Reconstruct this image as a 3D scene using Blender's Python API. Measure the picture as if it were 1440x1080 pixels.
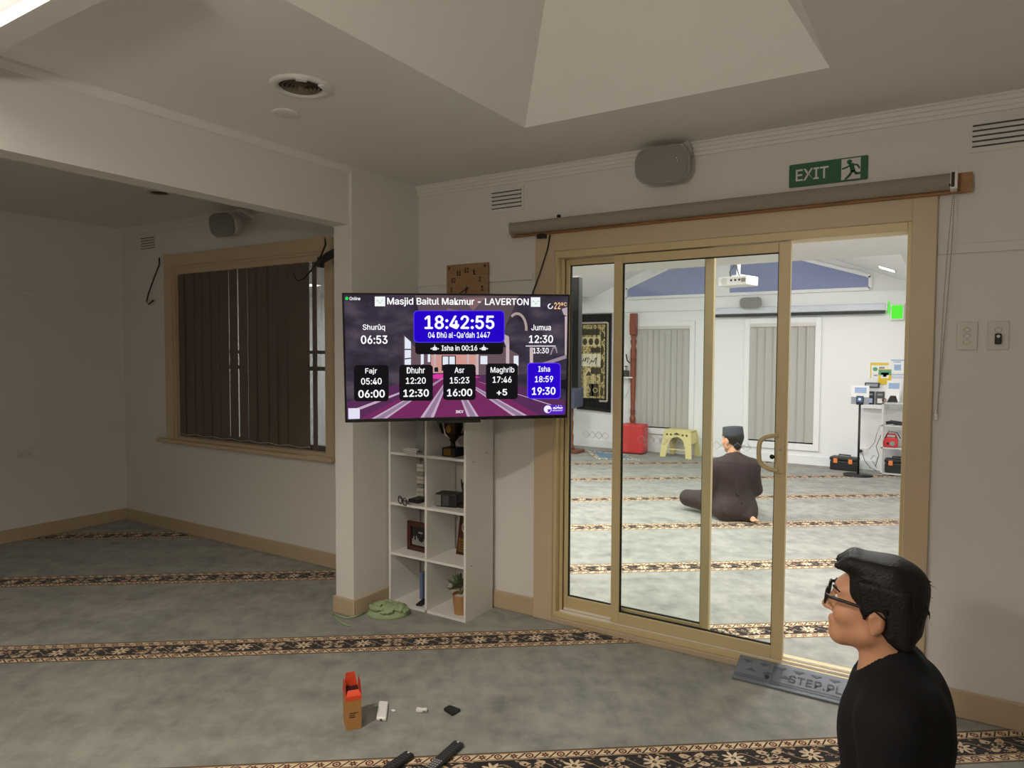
import bpy, math, random
import numpy as np
from mathutils import Vector, Matrix
random.seed(7)
for o in list(bpy.data.objects): bpy.data.objects.remove(o)
S = bpy.context.scene
COL = S.collection
PI = math.pi

# ------------------------------------------------------------------ camera (from the photo's vanishing points)
F, CX, CY, HCAM = 981., 720., 540., 1.5
def _n(v): return v / np.linalg.norm(v)
_vx = _n(np.array([-835 - CX, 490 - CY, F])); _vy = np.array([1340 - CX, 500 - CY, F]); _vy = _n(_vy - _vx * (_vx @ _vy))
RW = np.stack([-_vx, _vy, np.cross(-_vx, _vy)])          # world = RW @ cam (x right, y down, z forward)
CP = np.array([0, 0, HCAM])
def ray(u, v): return RW @ np.array([u - CX, v - CY, F])
def flo(u, v, z=0.): d = ray(u, v); return CP + d * ((z - HCAM) / d[2])
def onY(u, v, y): d = ray(u, v); return CP + d * (y / d[1])
def onX(u, v, x): d = ray(u, v); return CP + d * (x / d[0])
def onP(u, v, p0, n): d = ray(u, v); n = np.array(n); return CP + d * (((np.array(p0) - CP) @ n) / (d @ n))
def atdepth(u, v, z): return CP + RW @ (np.array([(u - CX) / F, (v - CY) / F, 1.]) * z)

cam = bpy.data.cameras.new('camera'); co = bpy.data.objects.new('camera', cam); COL.objects.link(co)
cam.sensor_fit = 'HORIZONTAL'; cam.sensor_width = 36.; cam.lens = 36. * F / 1440.; cam.clip_start = .02
m = Matrix.Identity(4)
for r in range(3):
    m[r][0] = RW[r, 0]; m[r][1] = -RW[r, 1]; m[r][2] = -RW[r, 2]; m[r][3] = CP[r]
co.matrix_world = m
S.camera = co
S.view_settings.view_transform = 'Standard'; S.view_settings.look = 'None'
S.view_settings.exposure = 0.0; S.view_settings.gamma = 1.0; S.view_settings.use_curve_mapping = False

w = bpy.data.worlds.new('world'); S.world = w; w.use_nodes = True
w.node_tree.nodes['Background'].inputs[0].default_value = (.02, .03, .06, 1)
w.node_tree.nodes['Background'].inputs[1].default_value = .3

WARM = (1., .90, .775); HALLC = (1., .985, .95)
FILL_GLOBE, LAMP_DOWN, LAMP_SIDE, LAMP_HALL = 122., 225., 1.6, 31.5

# ------------------------------------------------------------------ materials
class NT:
    def __init__(s, mat):
        s.t = mat.node_tree; s.n = s.t.nodes; s.l = s.t.links
    def new(s, typ, **kw):
        n = s.n.new(typ)
        for k, v in kw.items(): setattr(n, k, v)
        return n
    def put(s, sock, v):
        if hasattr(v, 'is_linked'): s.l.new(v, sock)
        else: sock.default_value = v
    def m(s, op, a, b=0., c=None):
        n = s.new('ShaderNodeMath', operation=op); s.put(n.inputs[0], a); s.put(n.inputs[1], b)
        if c is not None: s.put(n.inputs[2], c)
        return n.outputs[0]
    def add(s, a, b): return s.m('ADD', a, b)
    def sub(s, a, b): return s.m('SUBTRACT', a, b)
    def mul(s, a, b): return s.m('MULTIPLY', a, b)
    def lt(s, a, b): return s.m('LESS_THAN', a, b)
    def gt(s, a, b): return s.m('GREATER_THAN', a, b)
    def mx(s, a, b): return s.m('MAXIMUM', a, b)
    def mn(s, a, b): return s.m('MINIMUM', a, b)
    def vec(s, x, y, z=0.):
        n = s.new('ShaderNodeCombineXYZ')
        for i, v in enumerate((x, y, z)): s.put(n.inputs[i], v)
        return n.outputs[0]
    def xyz(s, v):
        n = s.new('ShaderNodeSeparateXYZ'); s.l.new(v, n.inputs[0]); return n.outputs
    def coord(s, k='Object'): return s.new('ShaderNodeTexCoord').outputs[k]
    def noise(s, v, sc, det=3., rough=.5, out=0):
        n = s.new('ShaderNodeTexNoise'); s.l.new(v, n.inputs['Vector'])
        n.inputs['Scale'].default_value = sc; n.inputs['Detail'].default_value = det; n.inputs['Roughness'].default_value = rough
        return n.outputs[out]
    def vor(s, v, sc, rnd=1., feature='F1', out='Distance'):
        n = s.new('ShaderNodeTexVoronoi', feature=feature); s.l.new(v, n.inputs['Vector'])
        n.inputs['Scale'].default_value = sc; n.inputs['Randomness'].default_value = rnd
        return n.outputs[out]
    def mix(s, f, a, b):
        n = s.new('ShaderNodeMix', data_type='RGBA'); s.put(n.inputs[0], f)
        for i, v in ((6, a), (7, b)):
            if hasattr(v, 'is_linked'): s.l.new(v, n.inputs[i])
            else: n.inputs[i].default_value = (*v[:3], 1)
        return n.outputs[2]
    def ramp(s, f, stops):
        n = s.new('ShaderNodeValToRGB'); s.l.new(f, n.inputs[0]); e = n.color_ramp.elements
        while len(e) < len(stops): e.new(.5)
        for el, (p, c) in zip(e, stops): el.position = p; el.color = (*c, 1)
        return n.outputs[0]
    def bump(s, h, st=.3, dist=.01):
        n = s.new('ShaderNodeBump'); n.inputs['Strength'].default_value = st; n.inputs['Distance'].default_value = dist
        s.l.new(h, n.inputs['Height']); return n.outputs[0]
def newmat(name):
    mt = bpy.data.materials.new(name); mt.use_nodes = True
    return mt, NT(mt), mt.node_tree.nodes['Principled BSDF']
def mat(name, col, rough=.6, metal=0., var=.06, scale=30., bump=0., bscale=None, spec=.5, coat=0.):
    mt, t, b = newmat(name)
    v = t.coord(); n = t.noise(v, scale, 4.)
    lo = tuple(c * (1 - var) for c in col); hi = tuple(min(1, c * (1 + var)) for c in col)
    t.l.new(t.mix(n, lo, hi), b.inputs['Base Color'])
    b.inputs['Roughness'].default_value = rough; b.inputs['Metallic'].default_value = metal
    b.inputs['Specular IOR Level'].default_value = spec; b.inputs['Coat Weight'].default_value = coat
    if bump: t.l.new(t.bump(t.noise(v, bscale or scale * 4, 3.), bump, .004), b.inputs['Normal'])
    return mt
def emit(name, col, st=1.):
    mt = bpy.data.materials.new(name); mt.use_nodes = True; t = mt.node_tree
    t.nodes.remove(t.nodes['Principled BSDF'])
    e = t.nodes.new('ShaderNodeEmission'); e.inputs[0].default_value = (*col, 1); e.inputs[1].default_value = st
    t.links.new(e.outputs[0], t.nodes['Material Output'].inputs[0]); return mt
def srgb(r, g, b):
    f = lambda c: ((c / 255 + .055) / 1.055) ** 2.4 if c > 10 else c / 255 / 12.92
    return (f(r), f(g), f(b))
def glass_mat(name, tint=(.97, .985, .975), k=1.):
    mt = bpy.data.materials.new(name); mt.use_nodes = True; t = NT(mt)
    t.n.remove(t.n['Principled BSDF'])
    fr = t.new('ShaderNodeFresnel'); fr.inputs[0].default_value = 1.45
    tr = t.new('ShaderNodeBsdfTransparent'); tr.inputs[0].default_value = (*tint, 1)
    gl = t.new('ShaderNodeBsdfGlossy'); gl.inputs['Roughness'].default_value = .01
    mixn = t.new('ShaderNodeMixShader'); t.l.new(t.mul(fr.outputs[0], k), mixn.inputs[0])
    t.l.new(tr.outputs[0], mixn.inputs[1]); t.l.new(gl.outputs[0], mixn.inputs[2])
    t.l.new(mixn.outputs[0], t.n['Material Output'].inputs[0]); return mt

def wall_mat(name, col, var=.05):
    mt, t, b = newmat(name); v = t.coord()
    big = t.noise(v, 1.3, 4., .55); fine = t.noise(v, 140., 2.)
    t.l.new(t.mix(big, tuple(c * (1 - var) for c in col), tuple(min(1, c * (1 + var * .6)) for c in col)), b.inputs['Base Color'])
    b.inputs['Roughness'].default_value = .72; b.inputs['Specular IOR Level'].default_value = .3
    t.l.new(t.bump(fine, .12, .002), b.inputs['Normal']); return mt
M = {}
M['wall'] = wall_mat('white_wall_paint', (.74, .715, .68))
M['hallwall'] = wall_mat('white_hall_paint', (.86, .87, .875), .02)
M['ceil'] = wall_mat('ceiling_paint', (.83, .805, .77), .05)
M['trimw'] = mat('white_trim', (.76, .74, .70), .5, var=.03, scale=4)
M['beige'] = mat('beige_gloss_paint', srgb(200, 181, 151), .38, var=.05, scale=5, bump=.05, bscale=40)
M['base'] = mat('beige_baseboard_paint', srgb(186, 168, 140), .42, var=.08, scale=6)
M['alum'] = mat('champagne_aluminium', srgb(208, 190, 146), .42, .1, var=.03, scale=3)
M['alumd'] = mat('champagne_aluminium_shade', srgb(160, 140, 98), .4, .35, var=.03, scale=3)
M['black'] = mat('black_plastic', (.012, .012, .013), .45, var=.2)
M['blackg'] = mat('black_gloss', (.01, .01, .012), .18, var=.2)
M['rubberblk'] = mat('black_seal', (.01, .01, .01), .8)
M['timber'] = None
M['whitepl'] = mat('white_plastic', (.78, .77, .75), .35, var=.02)
M['offwhite'] = mat('aged_white_plastic', (.66, .63, .57), .4, var=.03)
M['greyfab'] = mat('grey_roller_fabric', srgb(150, 142, 130), .85, var=.06, scale=90, bump=.2, bscale=500)
M['slot'] = mat('dark_slot', (.05, .045, .04), .9)
M['glass'] = glass_mat('door_glass', k=.9)
M['lens'] = glass_mat('lens_glass', k=.8)
M['chrome'] = mat('chrome', (.6, .6, .6), .2, 1.)
M['steel'] = mat('grey_steel', (.35, .36, .36), .35, .8)
M['shelfw'] = mat('white_laminate', (.78, .765, .735), .45, var=.02, scale=3)

def wood_mat(name, c1, c2, rough=.5, sc=8., axis=0):
    mt, t, b = newmat(name); x = t.xyz(t.coord())
    a = [t.mul(x[i], 1. if i == axis else 9.) for i in range(3)]
    n = t.noise(t.vec(*a), sc, 6., .6)
    t.l.new(t.ramp(n, [(.3, c1), (.7, c2)]), b.inputs['Base Color']); b.inputs['Roughness'].default_value = rough
    return mt
M['timber'] = wood_mat('raw_pine', srgb(140, 98, 58), srgb(180, 132, 82))
M['clockwood'] = wood_mat('clock_wood', srgb(146, 114, 80), srgb(166, 132, 94), .6, 5)
M['redwood'] = wood_mat('red_mahogany', srgb(110, 48, 32), srgb(156, 76, 54), .4, 6, 2)
M['darkwood'] = wood_mat('dark_wood', srgb(52, 24, 16), srgb(84, 40, 26), .35, 6)
M['brownwood'] = wood_mat('brown_wood', srgb(96, 58, 36), srgb(132, 84, 54), .5, 6, 2)

# ------------------------------------------------------------------ mesh helpers
class MB:
    def __init__(s): s.v = []; s.f = []
    def raw(s, vs, fs):
        o = len(s.v); s.v += [tuple(map(float, p)) for p in vs]; s.f += [tuple(i + o for i in f) for f in fs]; return s
    def box(s, x0, x1, y0, y1, z0, z1, M4=None):
        vs = [(x, y, z) for x in (x0, x1) for y in (y0, y1) for z in (z0, z1)]
        if M4 is not None: vs = [M4 @ Vector(p) for p in vs]
        return s.raw(vs, [(0, 1, 3, 2), (4, 6, 7, 5), (0, 4, 5, 1), (2, 3, 7, 6), (0, 2, 6, 4), (1, 5, 7, 3)])
    def prism(s, poly, h0, h1, axis='z'):
        # poly: 2-D points (ccw); extruded from h0 to h1 along axis
        def P(a, b, h): return (a, b, h) if axis == 'z' else ((a, h, b) if axis == 'y' else (h, a, b))
        n = len(poly); vs = [P(a, b, h0) for a, b in poly] + [P(a, b, h1) for a, b in poly]
        fs = [tuple(range(n))[::-1], tuple(range(n, 2 * n))] + [(i, (i + 1) % n, n + (i + 1) % n, n + i) for i in range(n)]
        return s.raw(vs, fs)
    def ring(s, pts, rads, n=10, closed=False, caps=True):
        pts = [Vector(p) for p in pts]; vs = []; fs = []; N = len(pts)
        up = None
        for i, p in enumerate(pts):
            a = pts[(i - 1) % N] if (closed or i > 0) else p; b = pts[(i + 1) % N] if (closed or i < N - 1) else p
            d = (b - a)
            d = d.normalized() if d.length > 1e-9 else Vector((0, 0, 1))
            if up is None: up = Vector((0, 0, 1)) if abs(d.z) < .9 else Vector((1, 0, 0))
            u = d.cross(up); u = u.normalized() if u.length > 1e-6 else d.orthogonal().normalized()
            q = u.cross(d).normalized(); up = q
            r = rads[i] if hasattr(rads, '__len__') else rads
            for k in range(n):
                th = 2 * PI * k / n; vs.append(p + (u * math.cos(th) + q * math.sin(th)) * r)
        for i in range(N if closed else N - 1):
            j = (i + 1) % N
            for k in range(n): fs.append((i * n + k, i * n + (k + 1) % n, j * n + (k + 1) % n, j * n + k))
        if caps and not closed: fs += [tuple(range(n))[::-1], tuple(range((N - 1) * n, N * n))]
        return s.raw(vs, fs)
    def cyl(s, p0, p1, r0, r1=None, n=20): return s.ring([p0, p1], [r0, r0 if r1 is None else r1], n)
    def lathe(s, prof, c=(0, 0, 0), n=24, cap=True):
        vs = []; fs = []; N = len(prof)
        for r, z in prof:
            for k in range(n):
                th = 2 * PI * k / n; vs.append((c[0] + r * math.cos(th), c[1] + r * math.sin(th), c[2] + z))
        for i in range(N - 1):
            for k in range(n): fs.append((i * n + k, i * n + (k + 1) % n, (i + 1) * n + (k + 1) % n, (i + 1) * n + k))
        if cap: fs += [tuple(range(n))[::-1], tuple(range((N - 1) * n, N * n))]
        return s.raw(vs, fs)
    def ell(s, c, r, n=16, m=10, M3=None):
        vs = []; fs = []
        for i in range(m + 1):
            ph = PI * i / m
            for k in range(n):
                th = 2 * PI * k / n
                p = Vector((r[0] * math.sin(ph) * math.cos(th), r[1] * math.sin(ph) * math.sin(th), r[2] * math.cos(ph)))
                if M3 is not None: p = M3 @ p
                vs.append(p + Vector(c))
        for i in range(m):
            for k in range(n): fs.append((i * n + k, (i + 1) * n + k, (i + 1) * n + (k + 1) % n, i * n + (k + 1) % n))
        return s.raw(vs, fs)
    def build(s, name, mt, parent=None, smooth=False, bevel=0., seg=2, weld=False):
        me = bpy.data.meshes.new(name); me.from_pydata(s.v, [], s.f); me.validate()
        me.materials.append(M[mt] if isinstance(mt, str) else mt)
        if smooth: me.polygons.foreach_set('use_smooth', [True] * len(me.polygons))
        o = bpy.data.objects.new(name, me); COL.objects.link(o); o.parent = parent
        if bevel:
            b = o.modifiers.new('bevel', 'BEVEL'); b.width = bevel; b.segments = seg; b.limit_method = 'ANGLE'; b.angle_limit = math.radians(40)
        return o
def tag(o, label=None, cat=None, group=None, kind=None):
    if label: o['label'] = label
    if cat: o['category'] = cat
    if group: o['group'] = group
    if kind: o['kind'] = kind
    return o
def thing(name, label, cat, loc=(0, 0, 0), rz=0., group=None):
    e = bpy.data.objects.new(name, None); COL.objects.link(e); e.empty_display_size = .05
    e.location = loc; e.rotation_euler = (0, 0, rz); return tag(e, label, cat, group)
def struct(mb, name, mt, label=None, parent=None, **kw):
    o = mb.build(name, mt, parent, **kw)
    if parent is None: o['kind'] = 'structure'
    if label: o['label'] = label
    return o
def rrect(w, h, r, n=6, cx=0., cy=0.):
    out = []
    for sx, sy, a0 in ((1, 1, 0), (-1, 1, 90), (-1, -1, 180), (1, -1, 270)):
        for k in range(n + 1):
            a = math.radians(a0 + 90 * k / n)
            out.append((cx + sx * (w / 2 - r) + r * math.cos(a), cy + sy * (h / 2 - r) + r * math.sin(a)))
    return out
def copy_tree(o, parent=None):
    c = o.copy(); COL.objects.link(c); c.parent = parent
    for ch in list(o.children): copy_tree(ch, c)
    return c
try:
    import os
    FONT = bpy.data.fonts.load(os.path.join(bpy.utils.system_resource('DATAFILES', path='fonts'), 'Inter.woff2'))   # Blender's own interface font
except Exception: FONT = None
def text_mesh(body, cx, cy, wd, ht, offset=0., fat=0.):
    cu = bpy.data.curves.new('t', 'FONT'); cu.body = body; cu.resolution_u = 3; cu.offset = fat
    if FONT: cu.font = FONT
    ob = bpy.data.objects.new('t', cu); COL.objects.link(ob)
    dg = bpy.context.evaluated_depsgraph_get(); dg.update()
    me = bpy.data.meshes.new_from_object(ob.evaluated_get(dg))
    co_ = np.array([v.co[:2] for v in me.vertices]); fs = [tuple(p.vertices) for p in me.polygons]
    bpy.data.objects.remove(ob); bpy.data.curves.remove(cu); bpy.data.meshes.remove(me)
    if offset:                      # heavier strokes: a few slightly shifted copies
        n0 = len(co_); sh = [(-offset, 0), (offset, 0), (0, offset * .7), (0, -offset * .7), (0, 0)]
        co_ = np.concatenate([co_ + np.array(q_) for q_ in sh]); fs = [tuple(i + n0 * k for i in f) for k in range(len(sh)) for f in fs]
    lo, hi = co_.min(0), co_.max(0); c2 = (co_ - (lo + hi) / 2) / (hi - lo) * np.array([wd, ht]) + np.array([cx, cy])
    return c2, fs

# ------------------------------------------------------------------ dimensions
YB, YB2 = 3.40, 3.52           # wall with the sliding door
ZC, ZL, ZH = 2.53, 2.575, 2.40 # ceilings: main room, side room, hall
XL = -6.22                     # side room's left wall
XP0, XP1, YP = -2.98, -2.84, 2.825   # pier
XR, YN = 2.1, -3.0
YF = 10.2                      # hall's far wall
DX0, DX1, DZ = -1.868, -.157, 2.063  # door opening
WX0, WX1, WZ0, WZ1 = -5.46, -3.66, .775, 2.20   # side room window opening

# carpet
def carpet_mat():
    mt, t, b = newmat('woven_prayer_carpet'); P = t.xyz(t.coord())
    a = math.radians(37.3); ca, sa = math.cos(a), math.sin(a)
    tt = t.add(t.mul(P[0], ca), t.mul(P[1], sa)); ss = t.add(t.mul(P[0], -sa), t.mul(P[1], ca))
    q = t.m('DIVIDE', t.sub(ss, 2.45), 1.148); d = t.mul(t.sub(q, t.m('ROUND', q)), 1.148); ad = t.m('ABSOLUTE', d)
    # grey field with brushed pile marks
    v = t.vec(t.mul(tt, 1.), t.mul(ss, 1.9)); v2 = t.vec(t.mul(P[0], 1.), t.mul(P[1], 1.))
    n1 = t.noise(v, 2.2, 6., .62); n2 = t.noise(v2, 9., 5., .6); n3 = t.noise(v2, 420., 2.)
    n4 = t.noise(t.vec(t.mul(tt, 5.), t.mul(ss, 1.6)), 3.1, 4., .6)
    f = t.add(t.add(t.mul(n1, .40), t.mul(n2, .38)), t.mul(n4, .22))
    field = t.ramp(f, [(.36, (.17, .174, .158)), (.46, (.27, .273, .247)), (.55, (.355, .352, .313)), (.66, (.425, .415, .364))])
    field = t.mix(t.mul(n3, .35), field, (.22, .22, .195))
    # border bands: cream with rosettes and leaves
    P6 = .118
    ub = t.mul(t.sub(t.m('FRACT', t.m('DIVIDE', tt, P6)), .5), P6); vb = t.sub(ad, .0775)
    r1 = t.m('SQRT', t.add(t.m('POWER', ub, 2.), t.m('POWER', vb, 2.)))
    ub2 = t.mul(t.sub(t.m('FRACT', t.m('ADD', t.m('DIVIDE', tt, P6), .5)), .5), P6)
    r2 = t.m('SQRT', t.add(t.m('POWER', ub2, 2.), t.m('POWER', vb, 2.)))
    th2 = t.m('ARCTAN2', vb, ub2)
    pet = t.lt(r2, t.add(.0125, t.mul(t.m('SINE', t.mul(th2, 6.)), .0035)))
    ringm = t.mul(t.lt(r1, .0155), t.gt(r1, .009)); dot1 = t.lt(r1, .005); eye2 = t.lt(r2, .0045)
    diag = t.lt(t.m('ABSOLUTE', t.sub(t.m('ABSOLUTE', t.sub(ub, t.mul(vb, .9))), .03)), .0042)
    bn = t.noise(t.vec(tt, ss), 130., 2.)
    border = t.mix(t.mul(bn, .25), srgb(226, 206, 170), srgb(188, 150, 112))
    border = t.mix(diag, border, srgb(52, 40, 32))
    border = t.mix(ringm, border, srgb(92, 34, 26)); border = t.mix(dot1, border, srgb(120, 60, 44))
    border = t.mix(pet, border, srgb(74, 24, 20)); border = t.mix(eye2, border, srgb(190, 140, 100))
    # black centre with cream flowers, leaves and small red buds
    PF = .30
    uc = t.mul(t.sub(t.m('FRACT', t.m('DIVIDE', tt, PF)), .5), PF)
    rc = t.m('SQRT', t.add(t.m('POWER', uc, 2.), t.m('POWER', d, 2.))); thc = t.m('ARCTAN2', d, uc)
    flower = t.mul(t.lt(rc, t.add(.030, t.mul(t.m('SINE', t.mul(thc, 8.)), .013))), t.gt(rc, .009))
    uw = t.mul(t.sub(t.m('FRACT', t.m('ADD', t.m('DIVIDE', tt, PF), .5)), .5), PF)
    dw = t.sub(t.m('ABSOLUTE', d), .022); rw = t.m('SQRT', t.add(t.m('POWER', t.sub(t.m('ABSOLUTE', uw), .028), 2.), t.m('POWER', dw, 2.))); thw = t.m('ARCTAN2', dw, uw)
    flower2 = t.mul(t.lt(rw, t.add(.017, t.mul(t.m('SINE', t.mul(thw, 5.)), .007))), t.gt(rw, .006))
    vine = t.lt(t.m('ABSOLUTE', t.sub(d, t.mul(t.m('SINE', t.mul(tt, 2 * PI / .15)), .026))), .0032)
    lv = t.vor(t.vec(t.add(t.mul(tt, 1.), t.mul(ad, .8)), t.mul(ss, 1.5)), 40., .9)
    ln = t.noise(t.vec(tt, ss), 26., 1.)
    leaf = t.mul(t.lt(lv, .36), t.gt(ln, .47))
    bud = t.lt(t.vor(t.vec(tt, ss), 33., .8), .16)
    center = t.mix(t.noise(t.vec(tt, ss), 90.), (.006, .005, .006), (.016, .012, .012))
    center = t.mix(leaf, center, srgb(176, 150, 122)); center = t.mix(vine, center, srgb(158, 132, 104))
    center = t.mix(bud, center, srgb(112, 50, 42))
    center = t.mix(flower2, center, srgb(205, 180, 148)); center = t.mix(flower, center, srgb(222, 200, 168))
    # compose by distance from the stripe's middle
    c = t.mix(t.gt(ad, .054), center, srgb(206, 172, 130)); c = t.mix(t.gt(ad, .0575), c, srgb(84, 30, 26))
    c = t.mix(t.gt(ad, .0605), c, border); c = t.mix(t.gt(ad, .0945), c, srgb(172, 130, 92)); c = t.mix(t.gt(ad, .0985), c, srgb(86, 76, 60))
    c = t.mix(t.gt(ad, .107), c, field)
    t.l.new(c, b.inputs['Base Color']); b.inputs['Roughness'].default_value = .95; b.inputs['Specular IOR Level'].default_value = .1
    t.l.new(t.bump(t.add(n3, t.mul(n2, .6)), .5, .006), b.inputs['Normal'])
    b.inputs['Sheen Weight'].default_value = .15
    return mt
M['carpet'] = carpet_mat()
struct(MB().box(-9.8, 2.4, YN - .2, 10.4, -.12, 0.), 'floor', 'carpet', 'grey prayer carpet with dark floral border stripes')

# ------------------------------------------------------------------ walls
def wall_with_openings(mb, x0, x1, y0, y1, z0, z1, ops):
    xs = x0
    for (a, b_, c, d) in sorted(ops):
        mb.box(xs, a, y0, y1, z0, z1)
        if c > z0: mb.box(a, b_, y0, y1, z0, c)
        if d < z1: mb.box(a, b_, y0, y1, d, z1)
        xs = b_
    mb.box(xs, x1, y0, y1, z0, z1); return mb
struct(wall_with_openings(MB(), XL - .1, XR + .1, YB, YB2, 0., 2.75, [(DX0, DX1, 0., DZ), (WX0, WX1, WZ0, WZ1)]), 'wall_back', 'wall', 'white painted wall with the sliding door')
struct(MB().box(XL - .12, XL, YN, YB, 0., 2.75), 'wall_left', 'wall', 'white side room wall with a power point')
struct(MB().box(XR, XR + .12, YN, YB, 0., 3.0), 'wall_right', 'wall')
struct(MB().box(XL - .12, XR + .12, YN - .12, YN, 0., 3.0), 'wall_front', 'wall')
struct(MB().box(XP0, XP1, YP, YB, 0., ZL + .1), 'wall_pier', 'wall', 'short white pier beside the bookcase')
# main ceiling with a pyramid-shaped recess
cx0, cx1, cy0, cy1 = -1.68, -.402, -.9, 2.762
mb = MB()
mb.box(XP0, cx0, YN, YB, ZC, ZC + .06); mb.box(cx1, XR, YN, YB, ZC, ZC + .06)
mb.box(cx0, cx1, cy1, YB, ZC, ZC + .06); mb.box(cx0, cx1, YN, cy0, ZC, ZC + .06)
struct(mb, 'ceiling', 'ceil', 'white main room ceiling')
hh = .64; rs = hh * 1.74
mb = MB().raw([(cx0, cy1, ZC), (cx1, cy1, ZC), (cx1, cy0, ZC), (cx0, cy0, ZC), (cx0 + hh, cy1 - hh, ZC + rs), (cx0 + hh, cy0 + hh, ZC + rs)],
              [(0, 4, 1), (1, 4, 5, 2), (2, 5, 3), (3, 5, 4, 0)])
struct(mb, 'ceiling_recess', 'ceil', 'hipped recess rising above the main ceiling')
struct(MB().box(XL, XP0, YN, YB, ZL, ZL + .06), 'ceiling_side', 'ceil', 'side room ceiling')
# beams
struct(MB().box(XP0, XP1 - .022, YN, YP, 2.212, ZC + .1), 'beam_side', 'wall', 'white beam over the opening to the side room')
struct(MB().box(XP1 - .022, cx0 - .02, .918, .99, 2.405, ZC + .02), 'beam_cross', 'wall', 'shallow white cross beam beside the ceiling lamp')
# cornices: stepped strips
def cornice_x(name, x0, x1, y, z, s=-1):
    mb = MB()
    mb.prism([(y, z), (y, z - .062), (y + s * .008, z - .062), (y + s * .010, z - .046), (y + s * .016, z - .044), (y + s * .018, z - .028), (y + s * .025, z - .026), (y + s * .027, z - .010), (y + s * .034, z - .008), (y + s * .034, z)], x0, x1, 'x')
    return struct(mb, name, 'trimw')
cornice_x('trim_1', XP1, XR, YB, ZC)
cornice_x('trim_2', XL, XP0, YB, ZL)
def cornice_y(name, y0, y1, x, z, s=1, hgt=.062):
    mb = MB(); k = hgt / .062
    mb.prism([(x, z), (x, z - .062 * k), (x + s * .008, z - .062 * k), (x + s * .010, z - .046 * k), (x + s * .016, z - .044 * k), (x + s * .018, z - .028 * k), (x + s * .025, z - .026 * k), (x + s * .027, z - .010 * k), (x + s * .034, z - .008 * k), (x + s * .034, z)], y0, y1, 'y')
    return struct(mb, name, 'trimw')
cornice_y('trim_3', YN, YB, XL, ZL)
mb = MB().prism([(XP1 - .022, ZC), (XP1 - .022, ZC - .034), (XP1 - .014, ZC - .036), (XP1 - .002, ZC - .010), (XP1 - .002, ZC)], 1.05, YP + .01, 'y')
struct(mb, 'trim_4', 'trimw')
# picture rails
def rail_x(name, x0, x1, y, z0, z1): return struct(MB().box(x0, x1, y - .012, y, z0, z1), name, 'wall', bevel=.003)
rail_x('trim_5', XP1, -2.008, YB, 1.915, 1.953); rail_x('trim_6', -.063, XR, YB, 1.915, 1.955); rail_x('trim_7', XL, -5.56, YB, 1.945, 1.985)
struct(MB().box(XL, XL + .012, YN, YB, 1.94, 1.978), 'trim_8', 'wall', bevel=.003)
# baseboards
def bb(name, pts_boxes):
    mb = MB()
    for b_ in pts_boxes: mb.box(*b_)
    return struct(mb, name, 'base', 'beige skirting board', bevel=.006)
bb('baseboard_left', [(XL, XL + .018, YN, YB, 0, .105)])
bb('baseboard_back', [(XL + .018, XP0, YB - .018, YB, 0, .105), (XP1 + .015, -1.985, YB - .018, YB, 0, .105), (-.066, XR, YB - .018, YB, 0, .115)])
bb('baseboard_pier', [(XP0 - .015, XP1 + .015, YP - .015, YP, 0, .10), (XP1, XP1 + .015, YP, YB, 0, .10), (XP0 - .015, XP0, YP, YB, 0, .10)])

# ------------------------------------------------------------------ sliding door
def frame_xz(mb, x0, x1, z0, z1, y0, y1, l, r, b_, t_):
    mb.box(x0, x0 + l, y0, y1, z0, z1); mb.box(x1 - r, x1, y0, y1, z0, z1)
    if t_: mb.box(x0 + l, x1 - r, y0, y1, z1 - t_, z1)
    if b_: mb.box(x0 + l, x1 - r, y0, y1, z0, z0 + b_)
    return mb
mb = MB(); mb.box(-1.985, DX0 + .004, YB - .022, YB, 0, 2.157); mb.box(DX1 - .004, -.068, YB - .022, YB, 0, 2.157); mb.box(DX0, DX1, YB - .022, YB, DZ - .003, 2.157)
struct(mb, 'trim_9', 'beige', 'beige painted casing around the sliding door', bevel=.004)
mb = MB(); mb.box(-1.868, -.157, YB - .03, YB + .005, 0, .028); struct(mb, 'trim_10', 'base', 'worn timber threshold under the sliding door', bevel=.003)
door = bpy.data.objects.new('door_1', None); COL.objects.link(door); door.location = (0, 0, 0)
tag(door, 'champagne aluminium sliding glass door, partly open on the right', None, None, 'structure')
mb = MB(); y0, y1 = YB - .012, YB + .11
mb.box(DX0, DX0 + .022, y0, y1, .028, DZ); mb.box(DX1 - .018, DX1, y0, y1, .028, DZ); mb.box(DX0 + .022, DX1 - .018, y0, y1, DZ - .04, DZ)
mb.box(DX0 + .022, DX1 - .018, y0, y1, .028, .055)
mb.box(DX0 + .022, DX0 + .04, YB + .03, YB + .042, .055, DZ - .04); mb.box(DX0 + .022, DX0 + .05, YB + .07, y1, .055, DZ - .04)
o = mb.build('outer_frame', 'alum', door, bevel=.002); 
mb = MB(); mb.box(DX0 + .04, DX1 - .02, YB + .005, YB + .008, .055, .066); mb.box(DX0 + .04, DX1 - .02, YB + .05, YB + .053, .055, .066)
mb.build('track', 'whitepl', door)
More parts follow.
